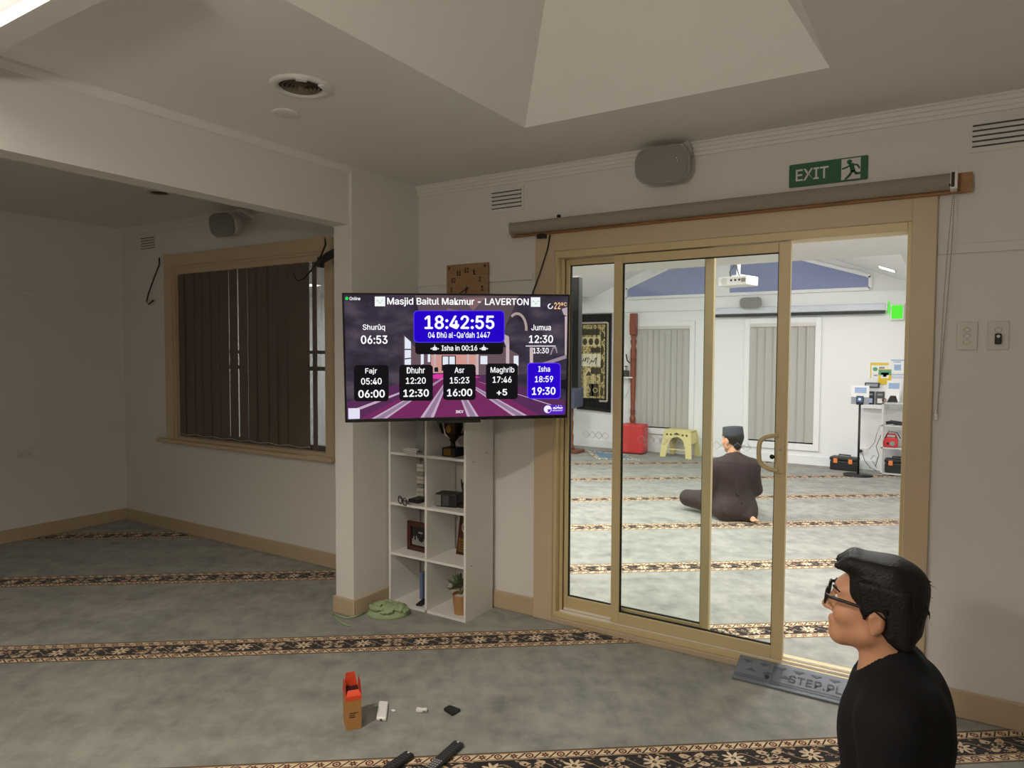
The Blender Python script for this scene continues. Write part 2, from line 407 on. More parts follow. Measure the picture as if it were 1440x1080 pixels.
# sliding panel (nearer) and fixed panel (farther); each is stiles, rails and a pane
def panel(name, x0, x1, z0, z1, y, wl, wr, wb, wt, mt, lab):
    p = MB().box(x0, x0 + wl, y, y + .032, z0, z1).build(name, mt, door, bevel=.003); p['label'] = lab
    MB().box(x1 - wr, x1, y, y + .032, z0, z1).build('stile', mt, p, bevel=.003)
    MB().box(x0 + wl, x1 - wr, y, y + .032, z0, z0 + wb).build('bottom_rail', mt, p, bevel=.003)
    MB().box(x0 + wl, x1 - wr, y, y + .032, z1 - wt, z1).build('top_rail', mt, p, bevel=.003)
    g = MB(); frame_xz(g, x0 + wl, x1 - wr, z0 + wb, z1 - wt, y + .008, y + .024, .004, .004, .004, .004); g.build('glazing_seal', 'rubberblk', p)
    MB().box(x0 + wl, x1 - wr, y + .013, y + .018, z0 + wb, z1 - wt).build('pane', 'glass', p)
    return p
sl = panel('sliding_panel', -1.517, -.640, .062, 2.018, YB + .0, .048, .052, .062, .045, 'alum', 'sliding glass panel with a pull handle')
fx = panel('fixed_panel', -1.83, -1.005, .062, 2.018, YB + .052, .026, .045, .07, .03, 'alum', 'fixed glass panel behind the sliding one')
hd = MB().box(-.683, -.652, YB - .014, YB, .945, 1.145).build('handle_plate', 'alum', sl, bevel=.006)
pts = []
for k in range(13):
    a = PI / 2 + PI * k / 12
    pts.append((-.672 + .088 * max(-1, math.cos(a) * 1.0) * (1 if True else 1), YB - .022, 1.045 + .082 * np.sign(math.sin(a)) * abs(math.sin(a)) ** .55))
MB().ring(pts, .011, 10).build('pull_handle', 'alum', sl, smooth=True)
MB().cyl((-.665, YB - .018, 1.06), (-.665, YB - .013, 1.06), .006).build('lock', 'steel', sl)
MB().cyl((-.700, YB - .022, 1.025), (-.700, YB - .006, 1.025), .011, .008).build('latch', 'black', sl, smooth=True)
# diamond decals on the panes
def diamonds(parent, y, spots, w_=.044, h_=.038, name='diamond_decal'):
    for (x, z) in spots:
        mb = MB(); r = .0016
        P = [(x - w_ / 2, y, z), (x, y, z + h_ / 2), (x + w_ / 2, y, z), (x, y, z - h_ / 2)]
        mb.ring(P, r, 4, closed=True); mb.build(name, 'decal', parent)
M['decal'] = mat('grey_white_decal', (.55, .55, .53), .6)
zs = lambda u, v, y: (onY(u, v, y)[0], onY(u, v, y)[2])
diamonds(fx, YB + .062, [zs(u, v, YB + .062) for u, v in ((824, 611.), (833, 611.6), (842, 612.3), (851, 613))])
diamonds(sl, YB + .011, [zs(u, v, YB + .011) for u, v in ((902, 617.5), (915, 618.5), (924, 619.5), (933, 620.2), (942, 621), (952, 621.5), (1008, 626.2), (1022, 627), (1037, 628.2), (1050, 629.2))])

# ------------------------------------------------------------------ side room window
win = bpy.data.objects.new('window_1', None); COL.objects.link(win); tag(win, 'side room window with beige timber casing and vertical blind', None, None, 'structure')
mb = MB(); mb.box(WX0 - .10, WX0, YB - .022, YB, WZ0, 2.305); mb.box(WX1, WX1 + .075, YB - .022, YB, WZ0, 2.285); mb.box(WX0, WX1, YB - .022, YB, WZ1, 2.295)
mb.build('casing', 'beige', win, bevel=.004)
mb = MB(); mb.box(WX0 - .20, WX1 + .085, YB - .05, YB, WZ0 - .03, WZ0); mb.box(WX0, WX1, YB, YB2, WZ0 - .01, WZ0 + .004)
mb.build('sill', 'beige', win, bevel=.006)
mb = MB(); frame_xz(mb, WX0, WX1, WZ0, WZ1, YB, YB2, .02, .02, .02, .02); mb.build('reveal', 'beige', win)
mb = MB(); frame_xz(mb, WX0 + .02, WX1 - .02, WZ0 + .02, WZ1 - .02, YB + .07, YB + .10, .04, .04, .04, .04)
mb.box(WX0 + .06, WX1 - .06, YB + .07, YB + .10, 1.37, 1.40); mb.box(WX0 + .06, WX1 - .06, YB + .075, YB + .10, 1.49, 1.515); mb.box(-4.6, -4.56, YB + .07, YB + .1, .8, 2.18)
mb.build('sash', mat('dark_sash', (.10, .10, .09), .5), win)
MB().box(WX0 + .06, WX1 - .06, YB + .083, YB + .087, .82, 2.15).build('pane', 'glass', win)
M['slat'] = mat('grey_brown_blind_fabric', srgb(104, 94, 84), .85, var=.06, scale=3, bump=.1, bscale=300)
bl = thing('vertical_blind', 'brown grey vertical blind hanging in the side room window', 'blind', ((WX0 + WX1) / 2, YB + .03, WZ0))
bx = bl.location.x; by = bl.location.y; bz = WZ0
MB().box(WX0 + .02 - bx, WX1 - .02 - bx, -.022, .022, WZ1 - .062 - bz, WZ1 - .02 - bz).build('headrail', 'beige', bl, bevel=.003)
bounds = [248, 260, 274, 284, 297, 309, 322, 336, 349, 361, 376, 390, 404, 419, 434]
for i in range(len(bounds) - 1):
    xa = onY(bounds[i], 500, YB + .03)[0] - bx; xb = onY(bounds[i + 1], 500, YB + .03)[0] - bx
    wv = (xb - xa); a = math.radians(random.uniform(-7, 5)); R3 = Matrix.Translation(((xa + xb) / 2, 0, 0)) @ Matrix.Rotation(a, 4, 'Z')
    hw = wv / 2 + (.0015 if i in (2, 4, 12) else .008) - (.010 if i in (6, 7) else 0)
    s_ = MB().box(-hw, hw, -.0008, .0008, .035, 1.37, R3).build('slat', 'slat', bl)
    MB().box(-.004, .004, -.004, .004, 1.36, 1.375, R3).build('clip', 'whitepl', s_)
    MB().box(-hw * .9, hw * .9, -.003, .003, .03, .045, R3).build('weight', 'slat', s_)
xa = onY(443, 500, YB + .03)[0] - bx
MB().box(xa - .022, xa + .022, -.002, .002, .03, 1.37).build('slat', 'slat', bl)
mb = MB(); xx = [onY(u, 500, YB + .015)[0] - bx for u in bounds]; mb.ring([(x, -.008, .045 + .006 * (-1) ** i) for i, x in enumerate(xx)], .0015, 5); mb.build('bead_chain', 'whitepl', bl)

# ------------------------------------------------------------------ hall shell
XHR, XHL = .75, -5.2
struct(MB().box(-9.7, XHR, YF, YF + .12, 0, 3.6), 'wall_far', 'hallwall', 'bright white far wall of the prayer hall')
struct(MB().box(XHR, XHR + .1, YB2, YF, 0, 2.75), 'wall_hall_right', 'hallwall')
struct(MB().box(XHL - .1, XHL, 7.6, YF, 0, 3.4), 'wall_hall_left', 'hallwall')
struct(MB().box(-9.7, XHL - .1, 7.6, 7.7, 0, 2.75), 'wall_hall_alcove', 'hallwall')
struct(MB().box(-9.8, -9.7, YB2, 7.7, 0, 2.75), 'wall_hall_end', 'hallwall')
struct(MB().box(-9.7, XHR, YB2, YB2 + .015, 2.2, 2.42), 'trim_14', 'hallwall')
YV = 7.15; VX0, VX1, VXA, VZA = -4.92, -.42, -2.78, 3.32
mb = MB(); mb.box(-9.7, XHR, YB2, YV, ZH, ZH + .05); mb.box(VX1, XHR, YV, YF, ZH, ZH + .05); mb.box(XHL, VX0, YV, YF, ZH, ZH + .05); mb.box(-9.7, XHL - .1, YV, 7.7, ZH, ZH + .05)
M['hceil'] = wall_mat('hall_ceiling_paint', (.74, .735, .72), .03)
struct(mb, 'ceiling_hall', 'hceil', 'flat white ceiling of the prayer hall')
mb = MB().raw([(VX0, YV, ZH), (VX0, YF, ZH), (VXA, YF, VZA), (VXA, YV, VZA), (VX1, YF, ZH), (VX1, YV, ZH)], [(0, 1, 2, 3), (3, 2, 4, 5), (0, 3, 5)])
struct(mb, 'ceiling_vault', 'hallwall', 'raked white ceiling of the prayer hall')
# fascia
mb = MB(); mb.box(XHL, XHR, YF - .035, YF, 2.15, 2.335); mb.box(XHL, XHL + .1, 7.7, YF - .035, 2.15, 2.335)
struct(mb, 'trim_11', 'hallwall', 'white fascia band below the gable')
mb = MB(); mb.box(XHL, -1.0, YF - .02, YF, 0, .12); mb.box(-1.0, XHR, YF - .02, YF, 0, .12); struct(mb, 'baseboard_far', 'hallwall')
# blue grey gable panel with white frame
gp = [(-4.31, 2.385), (-.955, 2.385), (-.955, 2.51), (-2.80, 3.12), (-4.31, 2.505)]
gpane = MB().prism(gp, YF - .02, YF, 'y').build('gable_panel', mat('blue_grey_gable', srgb(140, 150, 188), .6, var=.04, scale=2))
tag(gpane, None, None, None, 'structure'); gpane['label'] = 'blue grey triangular gable panel'
mb = MB(); n = len(gp)
for i in range(n):
    a, b_ = Vector(gp[i]), Vector(gp[(i + 1) % n]); d_ = (b_ - a).normalized(); nn = Vector((d_.y, -d_.x)) * .045
    mb.prism([(p.x, p.y) for p in (a - d_ * .02, b_ + d_ * .02, b_ + nn + d_ * .02, a + nn - d_ * .02)], YF - .035, YF, 'y')
mb.build('frame', 'hallwall', gpane)
xm0, xm1 = onY(1006, 400, YF)[0], onY(1027, 400, YF)[0]; MB().box(xm0, xm1, YF - .035, YF - .021, 2.385, 3.10).build('mullion', 'hallwall', gpane)
# hall windows with vertical blinds
M['slatw'] = mat('pale_grey_blind', srgb(186, 184, 178), .85, var=.03, scale=3)
def hall_window(idx, x0, x1, z0, z1, nsl, lab):
    wn = bpy.data.objects.new('window_%d' % idx, None); COL.objects.link(wn); tag(wn, 'white framed window in the far hall wall', None, None, 'structure')
    wn.location = ((x0 + x1) / 2, YF, z0); c = (x0 + x1) / 2
    mb = MB(); frame_xz(mb, x0 - .075 - c, x1 + .075 - c, -.09, z1 - z0 + .075, -.03, 0, .075, .075, .09, .075); mb.build('casing', 'hallwall', wn, bevel=.004)
    MB().box(x0 - c, x1 - c, -.004, -.001, 0, z1 - z0).build('pane', 'blackg', wn)
    b2 = thing('vertical_blind', lab, 'blind', (c, YF - .02, z0))
    MB().box(x0 - c, x1 - c, -.025, .01, z1 - z0 - .045, z1 - z0).build('headrail', 'offwhite', b2)
    ws = (x1 - x0) / nsl
    for i in range(nsl):
        R3 = Matrix.Translation((x0 - c + ws * (i + .5), 0, 0)) @ Matrix.Rotation(math.radians(random.uniform(13, 20)), 4, 'Z')
        MB().box(-ws * .5, ws * .5, -.001, .001, .02, z1 - z0 - .045, R3).build('slat', 'slatw', b2)
    MB().ring([(x1 - c - .09, -.03, z1 - z0 - .05), (x1 - c - .09, -.03, .75)], .003, 5).build('cord', 'offwhite', b2)
    return wn
hall_window(2, -4.14, -3.31, .37, 1.925, 9, 'pale grey vertical blind behind the red ottoman and wooden post')
hall_window(3, -2.44, -1.58, .28, 1.935, 8, 'pale grey vertical blind below the white projection screen case')

# ------------------------------------------------------------------ lamps
def area_light(name, loc, sx, sy, power, col, rot=(0, 0, 0)):
    l = bpy.data.lights.new(name, 'AREA'); l.shape = 'RECTANGLE'; l.size = sx; l.size_y = sy; l.energy = power; l.color = col
    o = bpy.data.objects.new(name, l); COL.objects.link(o); o.location = loc; o.rotation_euler = rot; return o
M['lampon'] = emit('lit_diffuser', (1, .96, .90), 2.2)
M['ledon'] = emit('lit_led_panel', (1, 1, 1), 6.)
def batten(lab, x0, x1, y0, y1, z, power):
    t_ = thing('ceiling_lamp', lab, 'lamp', ((x0 + x1) / 2, (y0 + y1) / 2, z)); hx, hy = (x1 - x0) / 2, (y1 - y0) / 2
    MB().box(-hx, hx, -hy, hy, .035, ZC - z - .001).build('body', 'whitepl', t_, bevel=.004)
    MB().box(-hx + .005, hx - .005, -hy + .005, hy - .005, 0, .034).build('diffuser', 'lampon', t_, bevel=.01)
    L = area_light('lamp_light', (0, 0, -.004), 2 * hx, 2 * hy, power, WARM); L.parent = t_
    return t_
batten('long white batten lamp mounted beside the cross beam', -2.75, -1.76, .66, .905, 2.45, LAMP_SIDE)
oy = thing('downlight', 'small round downlight in the main ceiling beside the batten lamp', 'lamp', (-1.97, .45, ZC - .012))
MB().lathe([(.06, .0), (.085, .0), (.09, .006), (.09, .0115)], n=28, cap=False).build('rim', 'whitepl', oy, True); MB().lathe([(.001, .004), (.06, .004)], n=28, cap=False).build('lens', 'lampon', oy)
sl_l = bpy.data.lights.new('downlight_beam', 'SPOT'); sl_l.energy = LAMP_DOWN; sl_l.color = WARM; sl_l.spot_size = math.radians(142); sl_l.spot_blend = .6; sl_l.shadow_soft_size = .05
slo = bpy.data.objects.new('downlight_beam', sl_l); COL.objects.link(slo); slo.parent = oy; slo.location = (0, 0, -.003)
M['fillglobe'] = emit('glowing_fill_globe', WARM, FILL_GLOBE)
pt = thing('fill_globe', 'added opal fill-light globe overhead, behind the viewer', 'lamp', (-.78, -.55, 1.93))  # unseen globe added as fill, hung low to light the ceiling too
MB().ell((0, 0, 0), (.11, .11, .11), 24, 14).build('globe', 'fillglobe', pt, smooth=True)
MB().cyl((0, 0, .108), (0, 0, .15), .035, n=16).build('cap', 'whitepl', pt)
MB().cyl((0, 0, .15), (0, 0, ZC + rs - 1.93 - .28), .004, n=6).build('cord', 'whitepl', pt)
def led(lab, loc, rot, s_=.3, power=None, mtn='ledon'):
    t_ = thing('led_panel', lab, 'lamp', loc, 0, 'hall ceiling panels'); t_.rotation_euler = rot
    MB().box(-s_ / 2 - .012, s_ / 2 + .012, -s_ / 2 - .012, s_ / 2 + .012, .0, .012).build('frame', 'whitepl', t_)
    MB().box(-s_ / 2, s_ / 2, -s_ / 2, s_ / 2, -.004, .0).build('diffuser', mtn, t_)
    L = area_light('panel_light', (0, 0, -.008), s_, s_, power or LAMP_HALL, HALLC); L.parent = t_
sr = math.atan2(VZA - ZH, VX1 - VXA); slL = math.atan2(VZA - ZH, VXA - VX0)
nR = np.array([math.sin(sr), 0, math.cos(sr)]); pL = onP(1248, 377, (VX1, 8, ZH), nR)
off = nR * .013
led('small square LED panel on the right slope of the raked ceiling', tuple(pL - off), (0, sr, 0), .16, LAMP_HALL * .2)
for x, y, lab in ((-.5, 4.4, 'added square fill-light panel in the flat hall ceiling, just inside the sliding door'), (-2.2, 4.4, 'added square fill-light panel in the flat hall ceiling, behind the wall with the clock'), (-4.4, 4.4, 'added square fill-light panel in the flat hall ceiling, behind the side room window'), (-1.4, 5.35, 'added square fill-light panel in the flat hall ceiling above the kneeling man'), (-3.6, 5.35, 'added square fill-light panel in the flat hall ceiling, left of the kneeling man'), (-7.2, 6.3, 'added square fill-light panel in the flat hall ceiling, far left part of the hall'), (-8.8, 5.9, 'added square fill-light panel in the flat hall ceiling, by the far left end wall'), (-2.6, 5.95, 'added square fill-light panel in the flat hall ceiling, nearest the raked part')):  # unseen panels added to whiten the hall
    led(lab, (x, y, ZH - .013), (0, 0, 0), .3, LAMP_HALL * (2.2 if x < -7 else 1.))  # far left pair runs stronger, added to brighten the gaps in the blind
led('added fill-light panel on the right slope of the raked ceiling, hidden behind its near edge', (-1.3, 7.42, ZH + (VX1 + 1.3) * math.tan(sr) - .013), (0, sr, 0), .3, LAMP_HALL * .9)  # out-of-sight light added to wash the far wall evenly
led('added fill-light panel on the left slope of the raked ceiling, hidden behind its near edge', (-4.1, 7.42, ZH + (-4.1 - VX0) * math.tan(slL) - .013), (0, -slL, 0), .3, LAMP_HALL * .9)  # its added counterpart for the left half of the far wall

# ================================================================== THINGS IN THE MAIN ROOM
# ---- television
TVC = np.array([-2.072, 2.787, 1.478]); TVW, TVH = 1.115, .63
tv = thing('television', 'wide flat television on a swing arm showing a blue clock and prayer timetable', 'television', tuple(TVC))
tv.rotation_mode = 'XYZ'
TVM = Matrix.Rotation(.725, 4, 'Z') @ Matrix.Rotation(.102, 4, 'X') @ Matrix.Rotation(-.011, 4, 'Y')
tv.rotation_euler = TVM.to_euler()
TV3 = np.array(TVM.to_3x3())
def tvp(cx, cy):      # point of a crop of the screen -> local x, z on the TV's face
    u, v = 470 + cx / 3.892, 360 + cy / 3.892
    p = onP(u, v, TVC, TV3 @ np.array([0, 1, 0])); q = TV3.T @ (p - TVC); return q[0], q[2]
hw, hh_ = TVW / 2, TVH / 2
MB().box(-hw, hw, .0, .035, -hh_, hh_).build('housing', 'black', tv, bevel=.004)
mb = MB(); frame_xz(mb, -hw, hw, -hh_, hh_, -.006, 0., .009, .009, .016, .008); mb.build('bezel', 'blackg', tv, bevel=.002)
MB().box(-.3, .3, .035, .065, -.26, .05).build('back_box', 'black', tv, bevel=.01)
MB().box(-.11, .11, -.004, .03, -hh_ - .014, -hh_).build('sensor_bar', 'black', tv, bevel=.003)
# arm to the pier
loc = lambda p: tuple(Vector(TV3.T @ (np.array(p) - TVC)))
mb = MB(); mb.ring([(0, .05, 0), loc((-2.42, 3.02, 1.5)), loc((-2.50, 3.25, 1.5)), loc((-2.83, 3.2, 1.5))], .022, 8)
mb.build('mount_arm', 'black', tv); MB().box(-.02, .02, -.06, .06, -.12, .12, Matrix(TV3.T.tolist()).to_4x4() @ Matrix.Translation(Vector(np.array((-2.825, 3.2, 1.5)) - TVC))).build('wall_plate', 'black', tv)
# screen picture: flat layers
SX0, SX1, SZ0, SZ1 = -hw + .009, hw - .009, -hh_ + .016, hh_ - .008
def flat(polys, y): 
    mb = MB()
    for P in polys:
        P = list(P)
        ar = sum(P[i][0] * P[(i + 1) % len(P)][1] - P[(i + 1) % len(P)][0] * P[i][1] for i in range(len(P)))
        if ar < 0: P = P[::-1]
        mb.raw([(a, y, b_) for a, b_ in P], [tuple(range(len(P)))])
    return mb
def clampq(P):
    return [(min(max(a, SX0 + .001), SX1 - .001), min(max(b_, SZ0 + .001), SZ1 - .001)) for a, b_ in P]
def cp(pts): return clampq([tvp(*p) for p in pts])
scrm, t, _ = newmat('screen_backdrop'); t.n.remove(t.n['Principled BSDF']); e = t.new('ShaderNodeEmission'); v = t.coord('Generated')
nz = t.noise(v, 6., 5.); 
t.l.new(t.ramp(nz, [(.35, srgb(44, 38, 50)), (.5, srgb(60, 52, 66)), (.68, srgb(88, 78, 90))]), e.inputs[0]); e.inputs[1].default_value = 1.
t.l.new(e.outputs[0], t.n['Material Output'].inputs[0])
screen = flat([[(SX0, SZ0), (SX1, SZ0), (SX1, SZ1), (SX0, SZ1)]], -.0006).build('screen', scrm, tv); screen['label'] = 'lit screen with a mosque hall picture'
EM = {}
def em(c, st=1.):
    if (c, st) not in EM: EM[(c, st)] = emit('screen_colour_%d' % len(EM), srgb(*c), st)
    return EM[(c, st)]
lay = [0]
def layer(name, polys, col, st=1.):
    lay[0] += 1
    for p in polys: o_ = flat([cp(p)], -.0007 - lay[0] * .00006).build(name, em(col, st), screen)
    return o_
VPx, VPy = 640, 640
layer('picture_ceiling', [[(440, 212), (1010, 216), (960, 330), (900, 480), (540, 480), (470, 330)]], (92, 78, 82))
layer('picture_vault', [[(620, 285), (690, 300), (700, 470), (560, 470)], [(700, 230), (830, 225), (760, 300)]], (128, 100, 100))
layer('picture_wall', [[(380, 430), (440, 500), (940, 500), (1010, 540), (1010, 650), (380, 650)]], (104, 84, 92))
layer('picture_apse', [[(530, 540), (780, 540), (780, 640), (530, 640)]], (206, 152, 142))
layer('picture_floor', [[(50, 800), (300, 716), (540, 642), (760, 642), (1010, 712), (1275, 790), (1275, 890), (50, 900)]], (88, 46, 84))
layer('picture_floor', [[(140, 900), (470, 720), (540, 660), (760, 660), (850, 720), (1120, 885)]], (116, 44, 92))
layer('picture_floor_glow', [[(500, 664), (560, 646), (730, 646), (800, 664), (700, 676), (590, 676)]], (214, 60, 158))
def stripe(x0, x1, yb, yt=652):
    f_ = (yt - VPy) / (yb - VPy); return [(x0, yb), (x1, yb), (VPx + (x1 - VPx) * f_, yt), (VPx + (x0 - VPx) * f_, yt)]
layer('picture_rug_stripes', [stripe(205, 290, 893), stripe(472, 545, 889), stripe(728, 790, 882), stripe(975, 1055, 876), [(90, 845), (150, 838), (520, 690), (505, 690)], [(1180, 815), (1262, 836), (800, 690), (790, 688)]], (192, 170, 192))
layer('picture_rug_pattern', [stripe(225, 270, 893), stripe(490, 527, 889), stripe(743, 775, 882), stripe(995, 1035, 876)], (148, 122, 150))
layer('picture_windows', [[(386, 440), (420, 470), (420, 600), (386, 606)], [(474, 520), (490, 530), (490, 590), (474, 596)], [(594, 550), (660, 550), (660, 628), (594, 628)], [(800, 547), (838, 547), (838, 592), (800, 592)], [(982, 546), (1008, 546), (1008, 600), (982, 600)], [(512, 500), (526, 500), (526, 580), (512, 580)]], (226, 232, 244))
layer('picture_window_bars', [[(386, 508), (420, 508), (420, 514), (386, 514)], [(386, 560), (420, 556), (420, 562), (386, 566)], [(624, 550), (630, 550), (630, 628), (624, 628)], [(594, 595), (660, 595), (660, 628), (594, 628)], [(588, 545), (666, 545), (666, 550), (588, 550)], [(588, 545), (594, 545), (594, 628), (588, 628)], [(660, 545), (666, 545), (666, 628), (660, 628)]], (40, 34, 44))
layer('picture_columns', [[(545, 500), (556, 500), (556, 640), (545, 640)], [(726, 500), (738, 500), (738, 640), (726, 640)], [(776, 500), (790, 500), (790, 650), (776, 650)], [(940, 470), (958, 470), (958, 660), (940, 660)], [(1070, 500), (1088, 500), (1088, 600), (1070, 600)], [(1262, 330), (1275, 330), (1275, 560), (1262, 560)]], (196, 176, 180))
arc = [(1000 + 58 * math.cos(a), 400 - 92 * math.sin(a)) for a in np.linspace(-.1, 2.2, 12)]; arc2 = [(1000 + 44 * math.cos(a), 400 - 78 * math.sin(a)) for a in np.linspace(2.2, -.1, 12)]
layer('picture_arch', [arc + arc2], (172, 154, 146))
layer('picture_capitals', [[(925, 425), (955, 440), (958, 470), (942, 500), (930, 470)], [(1245, 290), (1275, 280), (1275, 330), (1255, 320)]], (186, 168, 176))
layer('picture_furniture', [[(548, 610), (568, 608), (570, 634), (548, 634)], [(1240, 680), (1275, 676), (1275, 730), (1240, 728)]], (30, 26, 34))
layer('picture_gallery', [[(1090, 600), (1275, 540), (1275, 560), (1090, 618)], [(1180, 540), (1195, 500), (1215, 495), (1222, 530), (1216, 530), (1208, 505), (1198, 508), (1188, 540)]], (150, 134, 150))
def rr(x0, x1, y0, y1, r=18):
    return [(x, y) for x, y in rrect(x1 - x0, y1 - y0, r, 5, (x0 + x1) / 2, (y0 + y1) / 2)]
layer('countdown_panel', [rr(443, 925, 440, 538)], (22, 20, 22))
layer('clock_panel_edge', [rr(434, 932, 298, 474, 22)], (84, 60, 236))
layer('clock_panel', [rr(438, 928, 302, 470, 20)], (38, 6, 198))
for nm, x0, x1, y0, y1 in (('prayer_card', 108, 298, 597, 795), ('prayer_card', 356, 540, 595, 792), ('prayer_card', 596, 774, 592, 788), ('prayer_card', 830, 1004, 588, 783)):
    layer(nm, [rr(x0, x1, y0, y1)], (24, 21, 25))
layer('prayer_card', [rr(1056, 1239, 584, 782)], (96, 66, 240)); layer('prayer_card', [rr(1060, 1235, 588, 778)], (44, 8, 204))
layer('title_badge', [[(222, 222), (279, 222), (279, 275), (222, 275)], [(1076, 226), (1127, 226), (1127, 278), (1076, 278)]], (240, 246, 244))
def squig(x0, y0): 
    a = [(x0 + 8 + 38 * k / 14, y0 + 27 - 9 * math.sin(k / 14 * 2 * PI * 1.4)) for k in range(15)]
    return [a + [(x, y + 3) for x, y in a[::-1]]]
layer('title_badge_mark', squig(222, 222) + squig(1075, 226), (110, 150, 160))
layer('blank_square', [[(77, 833), (140, 832), (140, 890), (78, 892)]], (226, 224, 242))
circ = lambda x, y, r, n=18: [(x + r * math.cos(2 * PI * k / n), y + r * math.sin(2 * PI * k / n)) for k in range(n)]
layer('online_dot', [circ(69, 232, 9)], (40, 220, 90))
layer('badge_pill', [rr(1150, 1262, 814, 866, 24), circ(1168, 838, 24)], (88, 36, 190)); layer('badge_disc', [circ(1168, 838, 21)], (244, 240, 250))
layer('badge_notch', [[(1168, 838), (1186, 838), (1182, 852), (1168, 856)]], (88, 36, 190))
layer('badge_script', [[(1196, 829), (1206, 826), (1214, 830), (1224, 824), (1236, 829), (1248, 825), (1250, 833), (1236, 836), (1222, 833), (1210, 837), (1197, 836)], circ(1214, 821, 2.5, 8), circ(1228, 818, 2.5, 8), circ(1240, 819, 2.5, 8)], (240, 236, 250))
layer('jumua_rule', [[(1048, 490), (1210, 490), (1210, 495), (1048, 495)]], (236, 230, 240))
layer('moon_icon', [circ(1182, 275, 15)], (240, 240, 245)); layer('moon_cutout', [circ(1182, 276, 9), circ(1189, 268, 8)], (58, 50, 62))
for cxm in (550, 818):
    layer('countdown_icon', [rr(cxm - 13, cxm + 13, 498, 516, 6), [(cxm - 5, 500), (cxm, 484), (cxm + 5, 500)], circ(cxm - 19, 507, 4, 8), circ(cxm + 19, 507, 4, 8)], (244, 244, 248))
def stext(body, x0, x1, y0, y1, col=(252, 252, 255), off=.012, st=1.05):
    a = tvp(x0, (y0 + y1) / 2); b_ = tvp(x1, (y0 + y1) / 2); c_ = tvp((x0 + x1) / 2, y0); d_ = tvp((x0 + x1) / 2, y1)
    V, Fc = text_mesh(body, (a[0] + b_[0]) / 2, (c_[1] + d_[1]) / 2, b_[0] - a[0], c_[1] - d_[1], off)
    lay[0] += 1; y = -.0007 - lay[0] * .00006 - .0004
    return MB().raw([(p[0], y, p[1]) for p in V], Fc).build('screen_text', em(col, st), screen)
stext('Masjid Baitul Makmur - LAVERTON', 290, 1064, 229, 277, off=.018)
stext('Online', 84, 143, 223, 242)
stext('22°', 1203, 1252, 254, 290, (255, 206, 140)); stext('C', 1256, 1272, 254, 274, (255, 206, 140))
stext('18:42:55', 494, 876, 325, 400, off=.022); stext("04 Dhū al-Qa'dah 1447", 514, 852, 416, 450)
stext('Isha in 00:16', 587, 783, 488, 518, off=.02)
stext('Shurûq', 156, 278, 373, 412); stext('06:53', 146, 292, 434, 481, off=.02)
stext('Jumua', 1078, 1185, 375, 407); stext('12:30', 1065, 1197, 433, 476, off=.02); stext('13:30', 1087, 1173, 502, 533, off=.015)
for nm, a, b_, x in (('Fajr', (170, 234, 613, 649), '05:40 147 260 667 703|06:00 132 277 732 775', 0), ('Dhuhr', (397, 496, 608, 642), '12:20 392 501 664 699|12:30 378 518 729 770', 0), ('Asr', (658, 712, 608, 640), '15:23 632 739 662 697|16:00 617 755 726 767', 0), ('Maghrib', (855, 985, 606, 646), '17:46 866 970 659 693|+5 888 946 727 763', 0), ('Isha', (1116, 1180, 603, 633), '18:59 1097 1197 656 690|19:30 1081 1210 717 759', 0)):
    stext(nm, *a)
    for i, q in enumerate(b_.split('|')):
        tx, *nn = q.split(); stext(tx, *map(float, nn), off=.015 + .008 * i)
stext('IMCV', 665, 706, 843, 859); stext('MAWAQIT', 1194, 1250, 840, 849, off=.0)

# ---- clock
c0 = onY(629, 373, YB - .02); c1 = onY(687, 369, YB - .02)
ck = thing('wall_clock', 'square wooden wall clock partly hidden behind the television', 'clock', ((c0[0] + c1[0]) / 2, YB, (c0[2] + c1[2]) / 2 - .30))
ck.rotation_euler = (0, math.radians(0), 0)
MB().box(-.150, .150, -.028, -.012, 0, .30).build('face', 'clockwood', ck, bevel=.002)
MB().box(-.1, .1, -.012, 0, .05, .25).build('movement', 'black', ck)
for h in range(1, 13):
    a = PI / 2 - h * PI / 6; r = .112
    V, Fc = text_mesh(str(h), r * math.cos(a), .15 + r * math.sin(a), .013 * len(str(h)) + .004, .030, fat=.025)
    MB().raw([(p[0], -.0295, p[1]) for p in V], Fc).build('numeral', 'black', ck)
def hand(ang, L, wd): 
    d_ = Vector((math.cos(ang), math.sin(ang))); n_ = Vector((-d_.y, d_.x)) * wd
    return MB().prism([tuple(Vector((0, .15)) + q) for q in (-n_ - d_ * .015, n_ - d_ * .015, d_ * L + n_ * .4, d_ * L - n_ * .4)][::-1], -.0315, -.0300, 'y')
hand(math.radians(205), .085, .004).build('minute_hand', 'black', ck); hand(math.radians(262), .055, .005).build('hour_hand', 'black', ck)
MB().cyl((0, -.033, .15), (0, -.0285, .15), .006).build('hand_boss', 'black', ck)
for x in (-.13, .13): MB().cyl((x, -.0295, .28), (x, -.028, .28), .008, n=10).build('screw', 'darkwood', ck)

